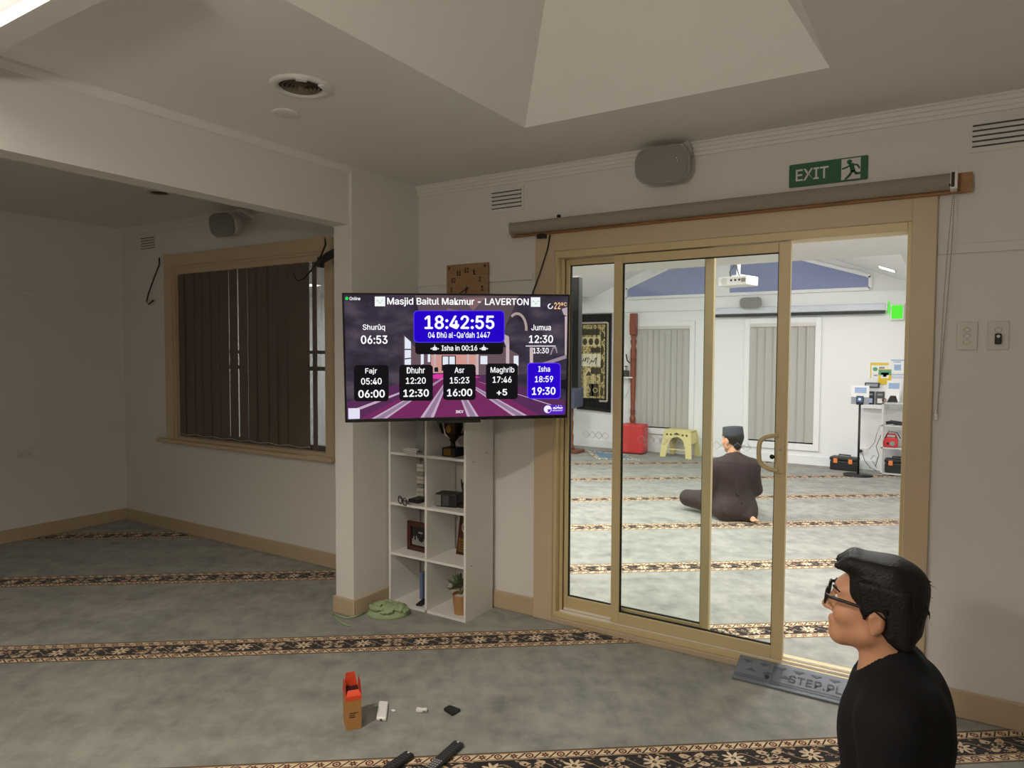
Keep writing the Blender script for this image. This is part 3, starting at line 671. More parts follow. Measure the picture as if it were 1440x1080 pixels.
# ---- roller blind above the door
rb = thing('roller_blind', 'rolled-up grey fabric blind on a pine board above the sliding door', 'blind', (-1.04, YB, 2.155))
X0, X1 = -2.125 + 1.04, .047 + 1.04
MB().box(X0 - .005, X1, -.024 - .02, -.02 - .002, .0, .078).build('backing_board', 'timber', rb, bevel=.002)
MB().box(X0 + .03, X1 - .05, -.023, 0, .01, .06).build('batten', 'timber', rb)
mb = MB(); pr = []
for k in range(20): pr.append((.032 * math.cos(2 * PI * k / 20) - .078, .040 + .033 * math.sin(2 * PI * k / 20)))
mb.prism(pr, X0 + .02, X1 - .075, 'x'); mb.build('fabric_roll', 'greyfab', rb, smooth=False)
mb = MB(); mb.prism([(a * 1.0, b_) for a, b_ in rrect(.07, .074, .02, 5, -.078, .040)], X0 + .012, X0 + .02, 'x'); mb.build('end_cap', 'whitepl', rb)
mb = MB(); mb.box(X1 - .075, X1 - .050, -.112, -.045, .004, .078); mb.build('bracket', 'whitepl', rb, bevel=.004)
mb = MB(); mb.cyl((X1 - .0765, -.078, .02), (X1 - .0765, -.118, .02), .004, n=6); mb.box(X1 - .072, X1 - .06, -.1125, -.112, .012, .07); mb.build('bracket_slot', 'slot', rb)
# bead chain hanging as a long loop
cz0 = onY(1341, 275, YB - .07); cz1 = onY(1318, 580, YB - .02); X = lambda p: (p[0] + 1.04, p[1] - YB, p[2] - 2.155)
mb = MB(); nb = 120
for side in (-1, 1):
    for k in range(nb):
        f_ = k / (nb - 1)
        x = cz0[0] + (cz1[0] - cz0[0]) * f_ + side * .007 * math.sin(PI * min(1, f_ * 1.02 + .12)); y = YB - .075 + .055 * f_; z = cz0[2] - .005 + (cz1[2] - cz0[2]) * f_
        q = X((x, y, z)); mb.raw([(q[0], q[1], q[2] + .0032), (q[0] + .0026, q[1], q[2]), (q[0], q[1] + .0026, q[2]), (q[0] - .0026, q[1], q[2]), (q[0], q[1] - .0026, q[2]), (q[0], q[1], q[2] - .0032)], [(0, 1, 2), (0, 2, 3), (0, 3, 4), (0, 4, 1), (5, 2, 1), (5, 3, 2), (5, 4, 3), (5, 1, 4)])
ch = mb.build('bead_chain', 'steel', rb); ch['label'] = 'beaded metal chain'
tag(MB().box(cz1[0] - .012, cz1[0] + .004, YB - .014, YB, cz1[2] - .035, cz1[2] + .012).build('chain_clip', 'whitepl', None, bevel=.003), 'tiny clear clip on the wall at the bottom of the bead chain', 'clip')
p = onY(786, 304, YB - .01); tag(MB().lathe([(.0, -.008), (.010, -.008), (.012, 0), (.008, .008), (0, .008)], (p[0], YB - .012, p[2]), 12).build('wall_hook', 'black', None, True), 'small black knob on the wall above the roller blind', 'knob')
p = onY(762, 332, YB - .04); tag(MB().box(p[0] - .022, p[0] + .022, YB - .05, YB - .02, p[2] - .012, p[2] + .012).ring([(p[0] - .03, YB - .035, p[2]), (p[0] - .018, YB - .035, p[2])], .012, 10).build('cable_clip', 'black', None), 'black cable clip under the left end of the roller blind', 'clip')
p0 = onY(773, 330, YB - .035); p1 = onY(749, 412, YB - .03)
tag(MB().ring([(p0[0], YB - .03, p0[2]), tuple(onY(770, 350, YB - .03)), tuple(onY(760, 382, YB - .03)), (p1[0], YB - .03, p1[2]), tuple(onY(740, 450, YB - .03)), tuple(onY(720, 520, YB - .06))], .004, 6).build('power_cable', 'black', None, True), 'thin black cable dropping from the blind behind the television', 'cable')

# ---- exit sign
p = onY(1163.5, 241.5, YB - .01)
M['exitg'] = mat('exit_green', srgb(12, 92, 54), .5, var=.04); M['signw'] = mat('sign_white', (.66, .65, .62), .5, var=.02)
ex = thing('exit_sign', 'green EXIT sign with a running man above the sliding door', 'sign', (p[0], YB, p[2]))
MB().prism(rrect(.322, .102, .006, 3), -.008, 0, 'y').build('plate', 'exitg', ex)
V, Fc = text_mesh('EXIT', -.064, 0., .136, .052, fat=.012); MB().raw([(a, -.0088, b_) for a, b_ in V], Fc).build('lettering', 'signw', ex)
dx = .098
MB().prism([(dx - .042, -.044), (dx + .034, -.044), (dx + .034, .046), (dx - .042, .046)], -.0086, -.008, 'y').build('doorway', 'signw', ex)
mb = MB(); y = -.0094
def limb(pts, w_):
    for a, b_ in zip(pts[:-1], pts[1:]):
        a, b_ = Vector(a), Vector(b_); d_ = (b_ - a).normalized(); n_ = Vector((-d_.y, d_.x)) * w_ / 2
        mb.raw([(dx + q.x, y, q.y) for q in (a - n_ - d_ * w_ * .3, b_ - n_ + d_ * w_ * .3, b_ + n_ + d_ * w_ * .3, a + n_ - d_ * w_ * .3)], [(0, 1, 2, 3)])
mb.raw([(dx - .010 + .0105 * math.cos(a), y, .031 + .0105 * math.sin(a)) for a in np.linspace(0, 2 * PI, 15)[:-1]], [tuple(range(14))])
limb([(-.002, .018), (.004, -.008)], .019); limb([(-.004, .017), (-.022, .008), (-.038, .004)], .0075); limb([(.006, .018), (.022, .014), (.030, .000)], .0075)
limb([(.002, -.010), (-.008, -.026), (-.024, -.042)], .010); limb([(.007, -.009), (.018, -.022), (.038, -.022)], .010)
mb.build('running_figure', 'exitg', ex)
mb = MB().prism([(dx - .032, -.044), (dx - .010, -.044), (dx - .02, -.036)], -.0092, -.0088, 'y'); mb.build('ground_mark', 'signw', ex)

# ---- wall vents
def vent(x0, x1, z0, z1, lab, n=5):
    t_ = thing('wall_vent', lab, 'vent', ((x0 + x1) / 2, YB, z0), 0, 'slotted wall vents'); hw_ = (x1 - x0) / 2; H_ = z1 - z0
    MB().box(-hw_ - .012, hw_ + .012, -.004, 0, -.012, H_ + .012).build('plate', 'wall', t_)
    for i in range(n):
        z = H_ * (i + .5) / n
        s_ = MB().box(-hw_, hw_, -.0052, -.0041, z - .0028, z + .0022).build('slot', 'slot', t_)
        MB().prism([(-.0052, z + .0035), (-.012, z + .003), (-.013, z + .010), (-.0042, z + .012)], -hw_, hw_, 'x').build('louvre', 'wall', s_)
vent(-2.289, -2.086, 2.325, 2.437, 'white slotted wall vent above the wooden clock')
vent(.042, .245, 2.328, 2.432, 'white slotted wall vent at the right, beyond the EXIT sign')
vent(-5.915, -5.71, 2.368, 2.478, 'white slotted wall vent beside the side room window')

# ---- speakers
M['spk'] = mat('speaker_white', (.60, .585, .56), .5, var=.02); M['grille'] = mat('speaker_grille', (.24, .235, .22), .7, var=.1, scale=400)
def speaker(lab, loc, rz, tilt, w_, h_, d_=.13, grmat='grille', bodymat='spk', wallpt=None):
    t_ = thing('wall_speaker', lab, 'speaker', loc); t_.rotation_euler = (tilt, 0, rz)
    mb = MB(); rings = []
    for (y, sc, r) in ((.0, 1., .075), (-.012, 1.0, .075), (.03, 1.0, .07), (.09, .86, .06), (.12, .6, .04)): pass
    prof = [(.118, .45), (.115, .62), (.09, .82), (.05, .95), (.01, 1.), (-.004, 1.), (-.008, .985)]
    base = rrect(w_, h_, min(w_, h_) * .38, 7); n = len(base); vs = []; fs = []
    for y, sc in prof: vs += [(a * sc, y, b_ * sc) for a, b_ in base]
    for i in range(len(prof) - 1):
        for k in range(n): fs.append((i * n + k, i * n + (k + 1) % n, (i + 1) * n + (k + 1) % n, (i + 1) * n + k))
    fs += [tuple(range(n)), tuple(range((len(prof) - 1) * n, len(prof) * n))[::-1]]
    MB().raw(vs, fs).build('cabinet', bodymat, t_, True)
    gr = MB().prism([(a * .94, b_ * .92) for a, b_ in base], -.011, -.0079, 'y').build('grille', grmat, t_)
    if wallpt is not None:
        t_.matrix_basis
        Mi = (Matrix.Translation(loc) @ Matrix.Rotation(rz, 4, 'Z') @ Matrix.Rotation(tilt, 4, 'X')).inverted()
        b0 = Mi @ Vector(wallpt)
        mb = MB().ring([(w_ * .36, .06, h_ * .46), (w_ * .40, .08, h_ * .56), tuple(b0)], .014, 8); mb.build('bracket', bodymat, t_)
    return t_, gr
p = onY(930, 231, YB - .15)
sp, g_ = speaker('white rounded loudspeaker mounted on the wall above the sliding door', (p[0], YB - .145, p[2]), math.radians(6), math.radians(9), .262, .172, wallpt=(p[0] + .10, YB - .036, p[2] + .07))
mb = MB()
for k, c_ in enumerate(((.075, .022), (.078, .009))): mb.cyl((c_[0], -.0125, c_[1]), (c_[0], -.0105, c_[1]), .0025, n=8)
mb.build('logo_dots', 'whitepl', sp)
p = onY(313, 316, YB - .2)
speaker('white rounded loudspeaker angled from the side room wall above the window', (p[0], YB - .20, p[2]), math.radians(8), math.radians(12), .25, .172, wallpt=(p[0] + .14, YB - .036, p[2] + .07))

# ---- switches and power point
def rocker_plate(name, lab, cx, cz, keys):
    t_ = thing(name, lab, 'switch', (cx, YB, cz))
    MB().prism(rrect(.072, .114, .003, 2), -.009, 0, 'y').build('plate', 'offwhite', t_, bevel=.002)
    for z in keys:
        MB().prism(rrect(.022, .017, .0084, 6, 0, z), -.0105, -.009, 'y').build('key', 'offwhite', t_)
        mb = MB(); mb.ring([(.0115 * math.cos(a), -.0092, z + .009 * math.sin(a)) for a in np.linspace(0, 2 * PI, 17)[:-1]], .0008, 4, closed=True); mb.build('key_gap', 'slot', t_)
    return t_
rocker_plate('light_switch', 'white wall plate with three round light switches', .046, 1.58, (.025, 0., -.025))
t_ = rocker_plate('dimmer_switch', 'white wall plate with a black dimmer knob', .150, 1.581, (.022,))
MB().box(-.011, .011, -.028, -.009, -.035, .008).build('knob', 'black', t_, bevel=.004); MB().cyl((0, -.032, -.004), (0, -.028, -.004), .006, n=10).build('pointer', 'whitepl', t_)
po = thing('power_point', 'white double power point low on the side room wall', 'outlet', (XL, 2.60, .69)); po.rotation_euler = (0, 0, PI / 2)
MB().prism(rrect(.115, .072, .004, 2), -.010, 0, 'y').build('plate', 'offwhite', po, bevel=.002)
for x in (-.03, .03):
    s_ = MB().prism(rrect(.03, .03, .012, 4, x, -.008), -.0115, -.010, 'y').build('socket', 'offwhite', po)
    mb = MB(); mb.box(x - .008, x - .005, -.0122, -.0115, -.006, .002); mb.box(x + .005, x + .008, -.0122, -.0115, -.006, .002); mb.box(x - .0015, x + .0015, -.0122, -.0115, -.02, -.012); mb.build('pin_slots', 'slot', s_)
    MB().box(x - .006, x + .006, -.013, -.010, .018, .028).build('rocker', 'whitepl', po)

# ---- ceiling diffusers and blank discs
M['diffd'] = mat('tan_diffuser', srgb(124, 110, 88), .5, var=.06)  # even tan for the rings, darker than the flange
def diffuser(lab, c, R_, z):
    t_ = thing('air_diffuser', lab, 'vent', (c[0], c[1], z))
    MB().lathe([(R_, -.0005), (R_, -.006), (R_ * .93, -.012), (R_ * .72, -.010), (R_ * .70, -.0005)], n=36, cap=False).build('flange', 'trimw', t_, True)
    MB().lathe([(R_ * .70, -.001), (R_ * .68, -.0012), (0.001, -.0012)], n=36, cap=False).build('throat', 'slot', t_)
    for k, r in enumerate((.60, .47, .34, .21)):
        MB().lathe([(R_ * (r - .05), -.002), (R_ * r, -.010 - .001 * k), (R_ * (r + .012), -.010 - .001 * k), (R_ * (r - .035), -.002)], n=32, cap=False).build('cone_ring', 'diffd', t_)
    MB().ell((0, 0, -.008), (R_ * .1, R_ * .1, .006), 12, 6).build('hub', 'diffd', t_, True)
    return t_
d1 = diffuser('round air diffuser with concentric rings in the main ceiling', flo(423, 124, ZC - .01), .118, ZC)
for a in (math.radians(20), math.radians(-40)):
    MB().box(-.012, .012, -.02, .02, -.016, -.010, Matrix.Rotation(a, 4, 'Z') @ Matrix.Translation((.095, 0, 0))).build('tape_patch', 'whitepl', d1)
diffuser('round air diffuser in the dark side room ceiling', flo(224, 272, ZL - .01), .085, ZL)
p = flo(402, 158, ZC); tag(MB().lathe([(.0, 0), (.056, -.0005), (.056, -.005), (.05, -.008), (0, -.008)], (p[0], p[1], ZC), 28, False).build('ceiling_disc', 'trimw', None, True), 'flat round blanking disc next to the main ceiling diffuser', 'cover')
p = flo(141, 251, ZL); tag(MB().lathe([(.0, 0), (.05, -.0005), (.05, -.005), (.045, -.008), (0, -.008)], (p[0], p[1], ZL), 28, False).build('ceiling_disc', 'trimw', None, True), 'flat round blanking disc in the side room ceiling', 'cover')

# ---- black bracket arm sticking out behind the pier, and hooks with wires by the window
ar = thing('monitor_arm', 'black jointed bracket arm poking out beside the side room window', 'bracket', (XP0, 3.2, 2.08))
q = lambda u, v, y: tuple(Vector(onY(u, v, y)) - Vector((XP0, 3.2, 2.08)))
MB().box(-.02, 0, -.05, .05, -.1, .1).build('wall_plate', 'black', ar)
MB().ring([(-.015, 0, .02), q(478, 352, 3.2), q(462, 360, 3.2), q(449, 369, 3.2)], [.03, .03, .028, .02], 8).build('arm', 'black', ar)
MB().ring([q(452, 362, 3.2), q(450, 376, 3.2)], .026, 8).build('joint', 'black', ar)
MB().ring([q(457, 336, 3.25), q(458, 344, 3.22), q(452, 358, 3.2), q(446, 368, 3.2), q(438, 380, 3.2), q(427, 392, 3.2), q(419, 395, 3.2), q(413, 386, 3.2)], .006, 6).build('cable', 'black', ar, True)
p = onY(474, 671, 3.05)
tag(MB().ring([(XP0, 3.05, p[2]), (XP0 - .035, 3.05, p[2] + .004), (XP0 - .05, 3.05, p[2])], [.022, .024, .014], 8).build('tie_back_hook', 'black', None), 'small black knob low on the back of the pier', 'knob')
tag(MB().ring([tuple(onY(u, v, YB - .03)) for u, v in ((224, 362), (224, 372), (217, 390), (209, 412), (206, 424), (209, 428), (216, 422))], .006, 6).build('hanging_wire', 'black', None, True), 'dark twisted wire hanging at the left edge of the side room window', 'cable')

# ---- bookcase
bc = thing('bookcase', 'white open bookcase of eight cubes standing against the wall by the pier', 'bookcase', (-2.537, 3.095, 0)); BX0, BX1, BD, BH, TH = -.283, .285, .27, 1.215, .015
MB().box(BX0, BX0 + TH, 0, BD, 0, BH).build('side_panel', 'shelfw', bc, bevel=.001); sd = MB().box(BX1 - TH, BX1, 0, BD, 0, BH).build('side_panel', 'shelfw', bc, bevel=.001)
for y, z in ((.07, .893), (.20, .93), (.05, .31)): MB().cyl((BX1 - .0005, y, z), (BX1 + .0012, y, z), .004, n=8).build('dowel_hole', 'slot', sd)
MB().box(-.0075, .0075, 0, BD, TH, BH - TH).build('divider', 'shelfw', bc, bevel=.001)
ZS = [0., .300, .600, .900, BH - TH]
for z in ZS:
    for a, b_ in ((BX0 + TH, -.0075), (.0075, BX1 - TH)): MB().box(a, b_, 0, BD, z, z + TH).build('shelf', 'shelfw', bc, bevel=.001)
LB = lambda x, y, z: (-2.537 + x, 3.095 + y, z)
# trophy
M['gold'] = mat('worn_gold', srgb(150, 120, 60), .3, .9, var=.1); M['dkgold'] = mat('dark_bronze', srgb(56, 44, 30), .25, .8, var=.2)
SP = lambda u, v, z: tuple(flo(u, v, z))
tr = thing('trophy', 'dark bronze trophy cup with curled handles on a gold plaque base', 'trophy', SP(637, 641, .9155))
MB().box(-.045, .045, -.045, .045, 0, .05).build('plinth', 'black', tr, bevel=.003); MB().box(-.03, .02, -.0475, -.045, .008, .045).build('plaque', 'gold', tr)
MB().lathe([(.02, .05), (.012, .065), (.014, .08), (.045, .12), (.058, .165), (.060, .2), (.064, .215), (.058, .215), (.05, .17), (.01, .11)], n=24, cap=False).build('cup', 'dkgold', tr, True)
for s_ in (-1, 1): MB().ring([(s_ * .04, 0, .12), (s_ * .075, 0, .13), (s_ * .09, 0, .17), (s_ * .085, 0, .21), (s_ * .062, 0, .212)], .008, 8).build('handle', 'dkgold', tr, True)
MB().ell((.01, -.056, .16), (.018, .004, .024), 14, 8).build('medallion', 'gold', tr, True)
MB().ring([(-.03, -.05, .19), (-.015, -.056, .13), (0, -.03, .10)], .004, 6).build('ribbon', 'whitepl', tr, True)
# left upper cube: white wire bundle, stacked books
mb = MB()
for k in range(5):
    a0 = random.uniform(0, 6); mb.ring([(.028 * math.cos(a0 + a) * (1 + .2 * k), .012 * math.sin(a0 + a * 1.3), .006 + .007 * k + .004 * math.sin(2 * a)) for a in np.linspace(0, 5.5, 14)], .0032, 6)
o = mb.build('white_cable', 'whitepl', None, True); o.location = SP(577, 640, .9155); tag(o, 'small bundle of white cable on the upper left cube', 'cable')
M['book1'] = mat('pale_print_box', srgb(150, 150, 152), .6, var=.25, scale=60)
o = MB().box(-.03, .03, -.05, .05, 0, .20).build('tin_box', 'book1', None, bevel=.003); o.location = (onY(598, 620, 3.21)[0], 3.21, .9155); tag(o, 'grey printed upright box in the upper left cube', 'box')
o = MB().prism([(-.05, 0), (.02, 0), (.02, .16), (-.02, .12)], -.03, -.024, 'y').build('black_stand', 'black', None); o.location = (onY(593, 620, 3.26)[0], 3.29, .9155); tag(o, 'black wedge stand leaning beside the grey printed box', 'stand')
# second row
def wine(mtl, lab, loc_, w_, h_, n):
    t_ = thing('stacked_papers', lab, 'papers', loc_)
    for k in range(n): MB().box(-w_ / 2, w_ / 2, -.05, .05, k * h_ / n + .001, (k + 1) * h_ / n - .002).build('bundle', mtl if k % 3 else 'book1', t_, bevel=.002)
wine('offwhite', 'pale stack of small boxes in the left cube of the second row', (onY(598, 690, 3.28)[0], 3.28, .6155), .05, .22, 9)
eg = thing('spectacles', 'black folded spectacles at the front of the bookcase', 'glasses', SP(566, 710, .6155), math.radians(-25))
def rimpts(cx, cz, rx, rz, n=20, y=0.): return [(cx + rx * (abs(math.cos(a)) ** .8) * np.sign(math.cos(a)), y, cz + rz * (abs(math.sin(a)) ** .8) * np.sign(math.sin(a))) for a in np.linspace(0, 2 * PI, n + 1)[:-1]]
for s_ in (-1, 1): MB().ring(rimpts(s_ * .033, .024, .026, .021), .0032, 6, closed=True).build('rim', 'black', eg, True)
MB().ring([(-.008, 0, .03), (0, -.002, .034), (.008, 0, .03)], .003, 6).build('bridge', 'black', eg, True)
for s_ in (-1, 1): MB().ring([(s_ * .058, 0, .034), (s_ * .058, .01, .03), (-s_ * .04, .03 + .008 * s_, .012)], .003, 6).build('temple', 'black', eg, True)
o = MB().box(-.05, .03, -.06, .06, 0, .022).build('black_case', 'black', None, bevel=.004); o.location = (onY(592, 704, 3.2)[0], 3.20, .6155); tag(o, 'flat black case lying in the left cube of the second row', 'case')
rd = thing('radio_box', 'black and grey banded box in the right cube of the second row', 'box', SP(632, 711, .6155), math.radians(12))
MB().box(-.07, .07, -.05, .05, 0, .078).build('body', 'black', rd, bevel=.008); MB().box(-.07, -.03, -.0515, -.05, .006, .070).build('end_panel', 'steel', rd, bevel=.002); MB().box(-.02, .02, -.0515, -.05, .01, .066).build('front_panel', mat('dark_grey', (.06, .06, .06), .4), rd)
fg = thing('figurine_trophy', 'thin silver figure trophy at the right of the second row', 'trophy', (onY(654, 700, 3.22)[0], 3.22, .6155))
MB().box(-.03, .03, -.03, .03, 0, .02).build('base', 'black', fg); MB().ring([(0, 0, .02), (-.008, 0, .08), (-.02, 0, .12), (-.028, 0, .16)], [.010, .006, .007, .003], 8).build('body', 'dkgold', fg, True); MB().ring([(-.02, 0, .12), (.004, 0, .14), (.02, 0, .15)], .004, 6).build('arm', 'dkgold', fg, True); MB().ell((-.006, 0, .138), (.008, .008, .010)).build('head', 'dkgold', fg, True)
# third row: framed picture, plaque
fr = thing('framed_picture', 'dark wooden frame with a black and silver skyline picture', 'picture', LB(-.118, .10, .3155), math.radians(-4))
mb = MB(); frame_xz(mb, -.105, .105, 0, .175, -.012, .008, .028, .028, .028, .028); mb.build('frame', 'darkwood', fr, bevel=.003)
MB().box(-.078, .078, -.002, .004, .027, .148).build('picture', 'blackg', fr)
mb = MB(); hs = [.035, .05, .03, .055, .042, .03, .025, .022, .03, .045, .035, .06, .04]
for k, h in enumerate(hs): mb.box(-.07 + k * .0107, -.061 + k * .0107, -.0035, -.0021, .035, .035 + h)
mb.build('skyline', 'chrome', fr); MB().prism([(-.02, .118), (.02, .118), (.015, .108), (-.015, .108)][::-1], -.0035, -.0021, 'y').build('crest', 'chrome', fr)
pq = thing('award_plaque', 'dark wooden award plaque with a gold plate in the right cube of the third row', 'plaque', (onY(657, 760, 3.28)[0], 3.28, .3155), math.radians(4))
MB().prism([(-.075, 0), (.06, 0), (.06, .24), (-.045, .24)], -.008, .008, 'y').build('board', 'darkwood', pq, bevel=.003); MB().box(-.055, .05, -.0095, -.008, .02, .10).build('plate', 'gold', pq)
mb = MB(); mb.ring([(.01 + .038 * math.cos(a), -.010, .165 + .038 * math.sin(a)) for a in np.linspace(0, 2 * PI, 21)[:-1]], .005, 6, closed=True); mb.build('seal', 'chrome', pq, True)
for k in range(4): MB().box(-.045, .04, -.0102, -.0095, .03 + k * .016, .034 + k * .016).build('engraved_line', 'darkwood', pq)
# bottom row: blue book, black phone, plant
o = MB().box(-.012, .012, -.05, .05, 0, .16).build('blue_book', mat('pale_blue_cover', srgb(96, 112, 140), .5), None, bevel=.002); o.location = (onY(598, 830, 3.26)[0], 3.27, .0155); tag(o, 'pale blue book standing in the lower left cube', 'book')
o = MB().box(-.02, .02, -.05, .05, 0, .012).build('black_remote', 'black', None, bevel=.003); o.location = (onY(594, 845, 3.17)[0], 3.17, .0155); o.rotation_euler = (0, 0, math.radians(15)); tag(o, 'small black handset lying in the lower left cube', 'handset')
pp = thing('potted_plant', 'small artificial plant with white blossoms in a tan pot', 'plant', LB(.198, .075, .0155))
MB().lathe([(.038, 0), (.050, .105), (.052, .112), (.046, .112), (.044, .098), (.001, .096)], n=24, cap=False).build('pot', mat('tan_pot', srgb(176, 134, 88), .6, var=.05), pp, True)
MB().lathe([(.041, .098), (.02, .106), (.001, .108)], n=18, cap=False).build('soil', mat('white_pebbles', (.6, .58, .55), .8, var=.4, scale=120), pp)
leafm = mat('green_leaf', srgb(84, 100, 68), .5, var=.3, scale=40); petm = mat('pale_blossom', srgb(186, 176, 166), .6)
for k in range(110):
    a = random.uniform(0, 2 * PI); el = random.uniform(.1, 1.4); r = random.uniform(.05, .098)
    c = Vector((r * math.cos(a) * math.cos(el) * .95, r * math.sin(a) * math.cos(el) * .75, .125 + r * math.sin(el) * .95))
    c.x = min(c.x, .052)
    d_ = Vector((math.cos(a) * math.cos(el), math.sin(a) * math.cos(el), math.sin(el) * .6)).normalized(); u_ = d_.orthogonal().normalized(); L = random.uniform(.016, .026)
    wv = u_ * L * .35; up_ = d_.cross(u_) * L * .12
    MB().raw([c - d_ * L, c + wv + up_, c + d_ * L, c - wv + up_], [(0, 1, 2), (0, 2, 3)]).build('leaf', leafm, pp)
for k in range(16):
    a = random.uniform(2.2, 4.6); r = random.uniform(.05, .088); z = .13 + random.uniform(-.01, .06)
    MB().ell((r * math.cos(a) * .95, r * math.sin(a) * .6, z), (.007, .007, .005), 8, 5).build('blossom', petm, pp, True)
for k in range(5):
    a = k * 1.25; MB().ring([(0, 0, .10), (.02 * math.cos(a), .02 * math.sin(a), .14), (.045 * math.cos(a) - .01, .04 * math.sin(a), .17)], .002, 5).build('stem', leafm, pp)

# ---- green cloth heap on the floor, and green cord
gm = mat('green_cloth', srgb(152, 170, 130), .9, var=.12, scale=20, bump=.2, bscale=300)
tag(MB().ring([tuple(flo(u, v, .006)) for u, v in ((512, 862), (500, 867), (488, 869), (476, 866), (468, 864), (474, 871), (482, 877), (492, 880))], .005, 6).build('green_strap', gm, None, True), 'thin green strap trailing from the cloth around the pier', 'strap')

# ---- small things on the carpet
M['card'] = mat('kraft_card', srgb(178, 128, 70), .7, var=.04); M['orange'] = mat('orange_card', srgb(226, 78, 40), .6, var=.05); M['ored'] = mat('orange_inside', srgb(190, 62, 44), .7)
A = flo(487, 1028); B = flo(508.5, 1024); wv = Vector(B - A); wl = wv.length; ang = math.atan2(wv.y, wv.x)
bxo = thing('carton', 'slim upright cardboard carton with an open orange top', 'carton', tuple(A), ang); DPT = .095; HB = .118
MB().box(0, wl, 0, DPT, 0, HB).build('body', 'card', bxo, bevel=.001); MB().box(-.0006, wl + .0006, -.0006, DPT + .0006, HB - .0, HB + .018).build('orange_band', 'orange', bxo)
mb = MB(); mb.raw([(0, 0, HB + .018), (wl, 0, HB + .018), (wl * .85, .016, HB + .036), (wl * .15, .016, HB + .036)], [(0, 1, 2, 3)]); mb.raw([(0, .0005, HB + .0175), (wl, .0005, HB + .0175), (wl * .85, .0165, HB + .0355), (wl * .15, .0165, HB + .0355)], [(3, 2, 1, 0)]); mb.build('front_flap', 'orange', bxo)
for x, s_ in ((0, 1), (wl, -1)):
    mb = MB().prism([(0.002, HB + .016), (DPT - .002, HB + .016), (DPT - .016, HB + .062), (.035, HB + .066), (.012, HB + .04)], x - .0008, x + .0008, 'x'); mb.build('side_flap', 'ored', bxo)
mb = MB().prism([(.002, HB + .016), (wl - .002, HB + .016), (wl * .8, HB + .075), (wl * .2, HB + .075)], DPT - .001, DPT, 'y'); mb.build('back_flap', 'orange', bxo)
MB().box(.002, wl - .002, .002, DPT - .002, HB + .0175, HB + .0182).build('dark_mouth', 'black', bxo)
for k, wd in enumerate((.6, .38, .4)): MB().box(wl * .2, wl * (.2 + wd), -.0009, -.0002, .066 - .008 * k, .069 - .008 * k).build('print_line', 'black', bxo)
def corners_obj(name, lab, cat, pts, h, mt, bevel, z0=0.):
    c = sum((Vector(p) for p in pts), Vector((0, 0, 0))) / len(pts); P2 = [(p[0] - c.x, p[1] - c.y) for p in pts]
    ar = sum(P2[i][0] * P2[(i + 1) % len(P2)][1] - P2[(i + 1) % len(P2)][0] * P2[i][1] for i in range(len(P2)))
    if ar < 0: P2 = P2[::-1]
    t_ = thing(name, lab, cat, (c.x, c.y, z0)); MB().prism(P2, 0.001, h).build('body', mt, t_, bevel=bevel, seg=3); return t_, P2
pb, _ = corners_obj('power_bank', 'white power bank lying beside the orange carton', 'charger', [flo(*q) for q in ((529, 1014), (543, 1015), (546, 991), (533, 990))], .016, 'whitepl', .005)
pm_ = (flo(529, 1014) + flo(543, 1015)) / 2 - np.array(pb.location); pm_ *= .99; MB().box(pm_[0] - .004, pm_[0] + .004, pm_[1] - .004, pm_[1] + .001, .006, .010).build('port', 'black', pb)
p = flo(553, 1001); tag(MB().ell((p[0], p[1], .005), (.012, .006, .005), 10, 6).build('paper_scrap', 'whitepl', None, True), 'tiny white scrap on the carpet beside the power bank', 'scrap')
p = flo(592, 1001); ad = thing('plug_adaptor', 'small white plug adaptor on the carpet between power bank and wallet', 'plug', tuple(p), math.radians(30))
MB().prism([(-.022, -.008), (0, -.012), (.024, -.010), (.026, .008), (.004, .006), (-.018, .012)], .001, .016).build('body', 'whitepl', ad, bevel=.004); MB().box(.008, .020, -.012, -.009, .004, .011).build('socket', 'steel', ad)
corners_obj('wallet', 'small black wallet lying on the carpet', 'wallet', [flo(*q) for q in ((623.5, 1000), (636, 1008), (648, 1001), (632, 995))], .014, 'black', .004)
def remote(lab, tip, ang, L, wd, nr, silver):
    t_ = thing('remote_control', lab, 'remote', (tip[0], tip[1], 0), ang)      # local +y points from the near end to the tip; tip at origin
    MB().box(-wd / 2, wd / 2, -L, 0, .002, .02).build('body', 'black', t_, bevel=.006, seg=3)
    for r in range(nr):
        for c in range(4):
            x = (-1.5 + c) * wd * .21; y = -.02 - r * .0125
            if y < -L + .015: continue
            MB().prism(rrect(wd * .14, .0075, .002, 2, x, y), .02, .0218).build('button', 'silverb' if (silver and y < -L * .62) else 'greyb', t_)
    MB().cyl((0, -.01, .02), (0, -.01, .0216), .004, n=10).build('power_button', 'whitepl', t_)
M['silverb'] = mat('silver_button', (.6, .6, .6), .3, .5); M['greyb'] = mat('grey_button', (.07, .07, .075), .5)
tip = (flo(646, 1049.) ); b2 = flo(612, 1080); d_ = tip - b2; remote('long black remote control with silver lower keys on the border stripe', tip, math.atan2(d_[1], d_[0]) - PI / 2, .22, .045, 16, True)
tip = (flo(577, 1064.)); b2 = flo(550, 1083); d_ = tip - b2; remote('short black remote control at the bottom edge of the picture', tip, math.atan2(d_[1], d_[0]) - PI / 2, .15, .042, 10, False)

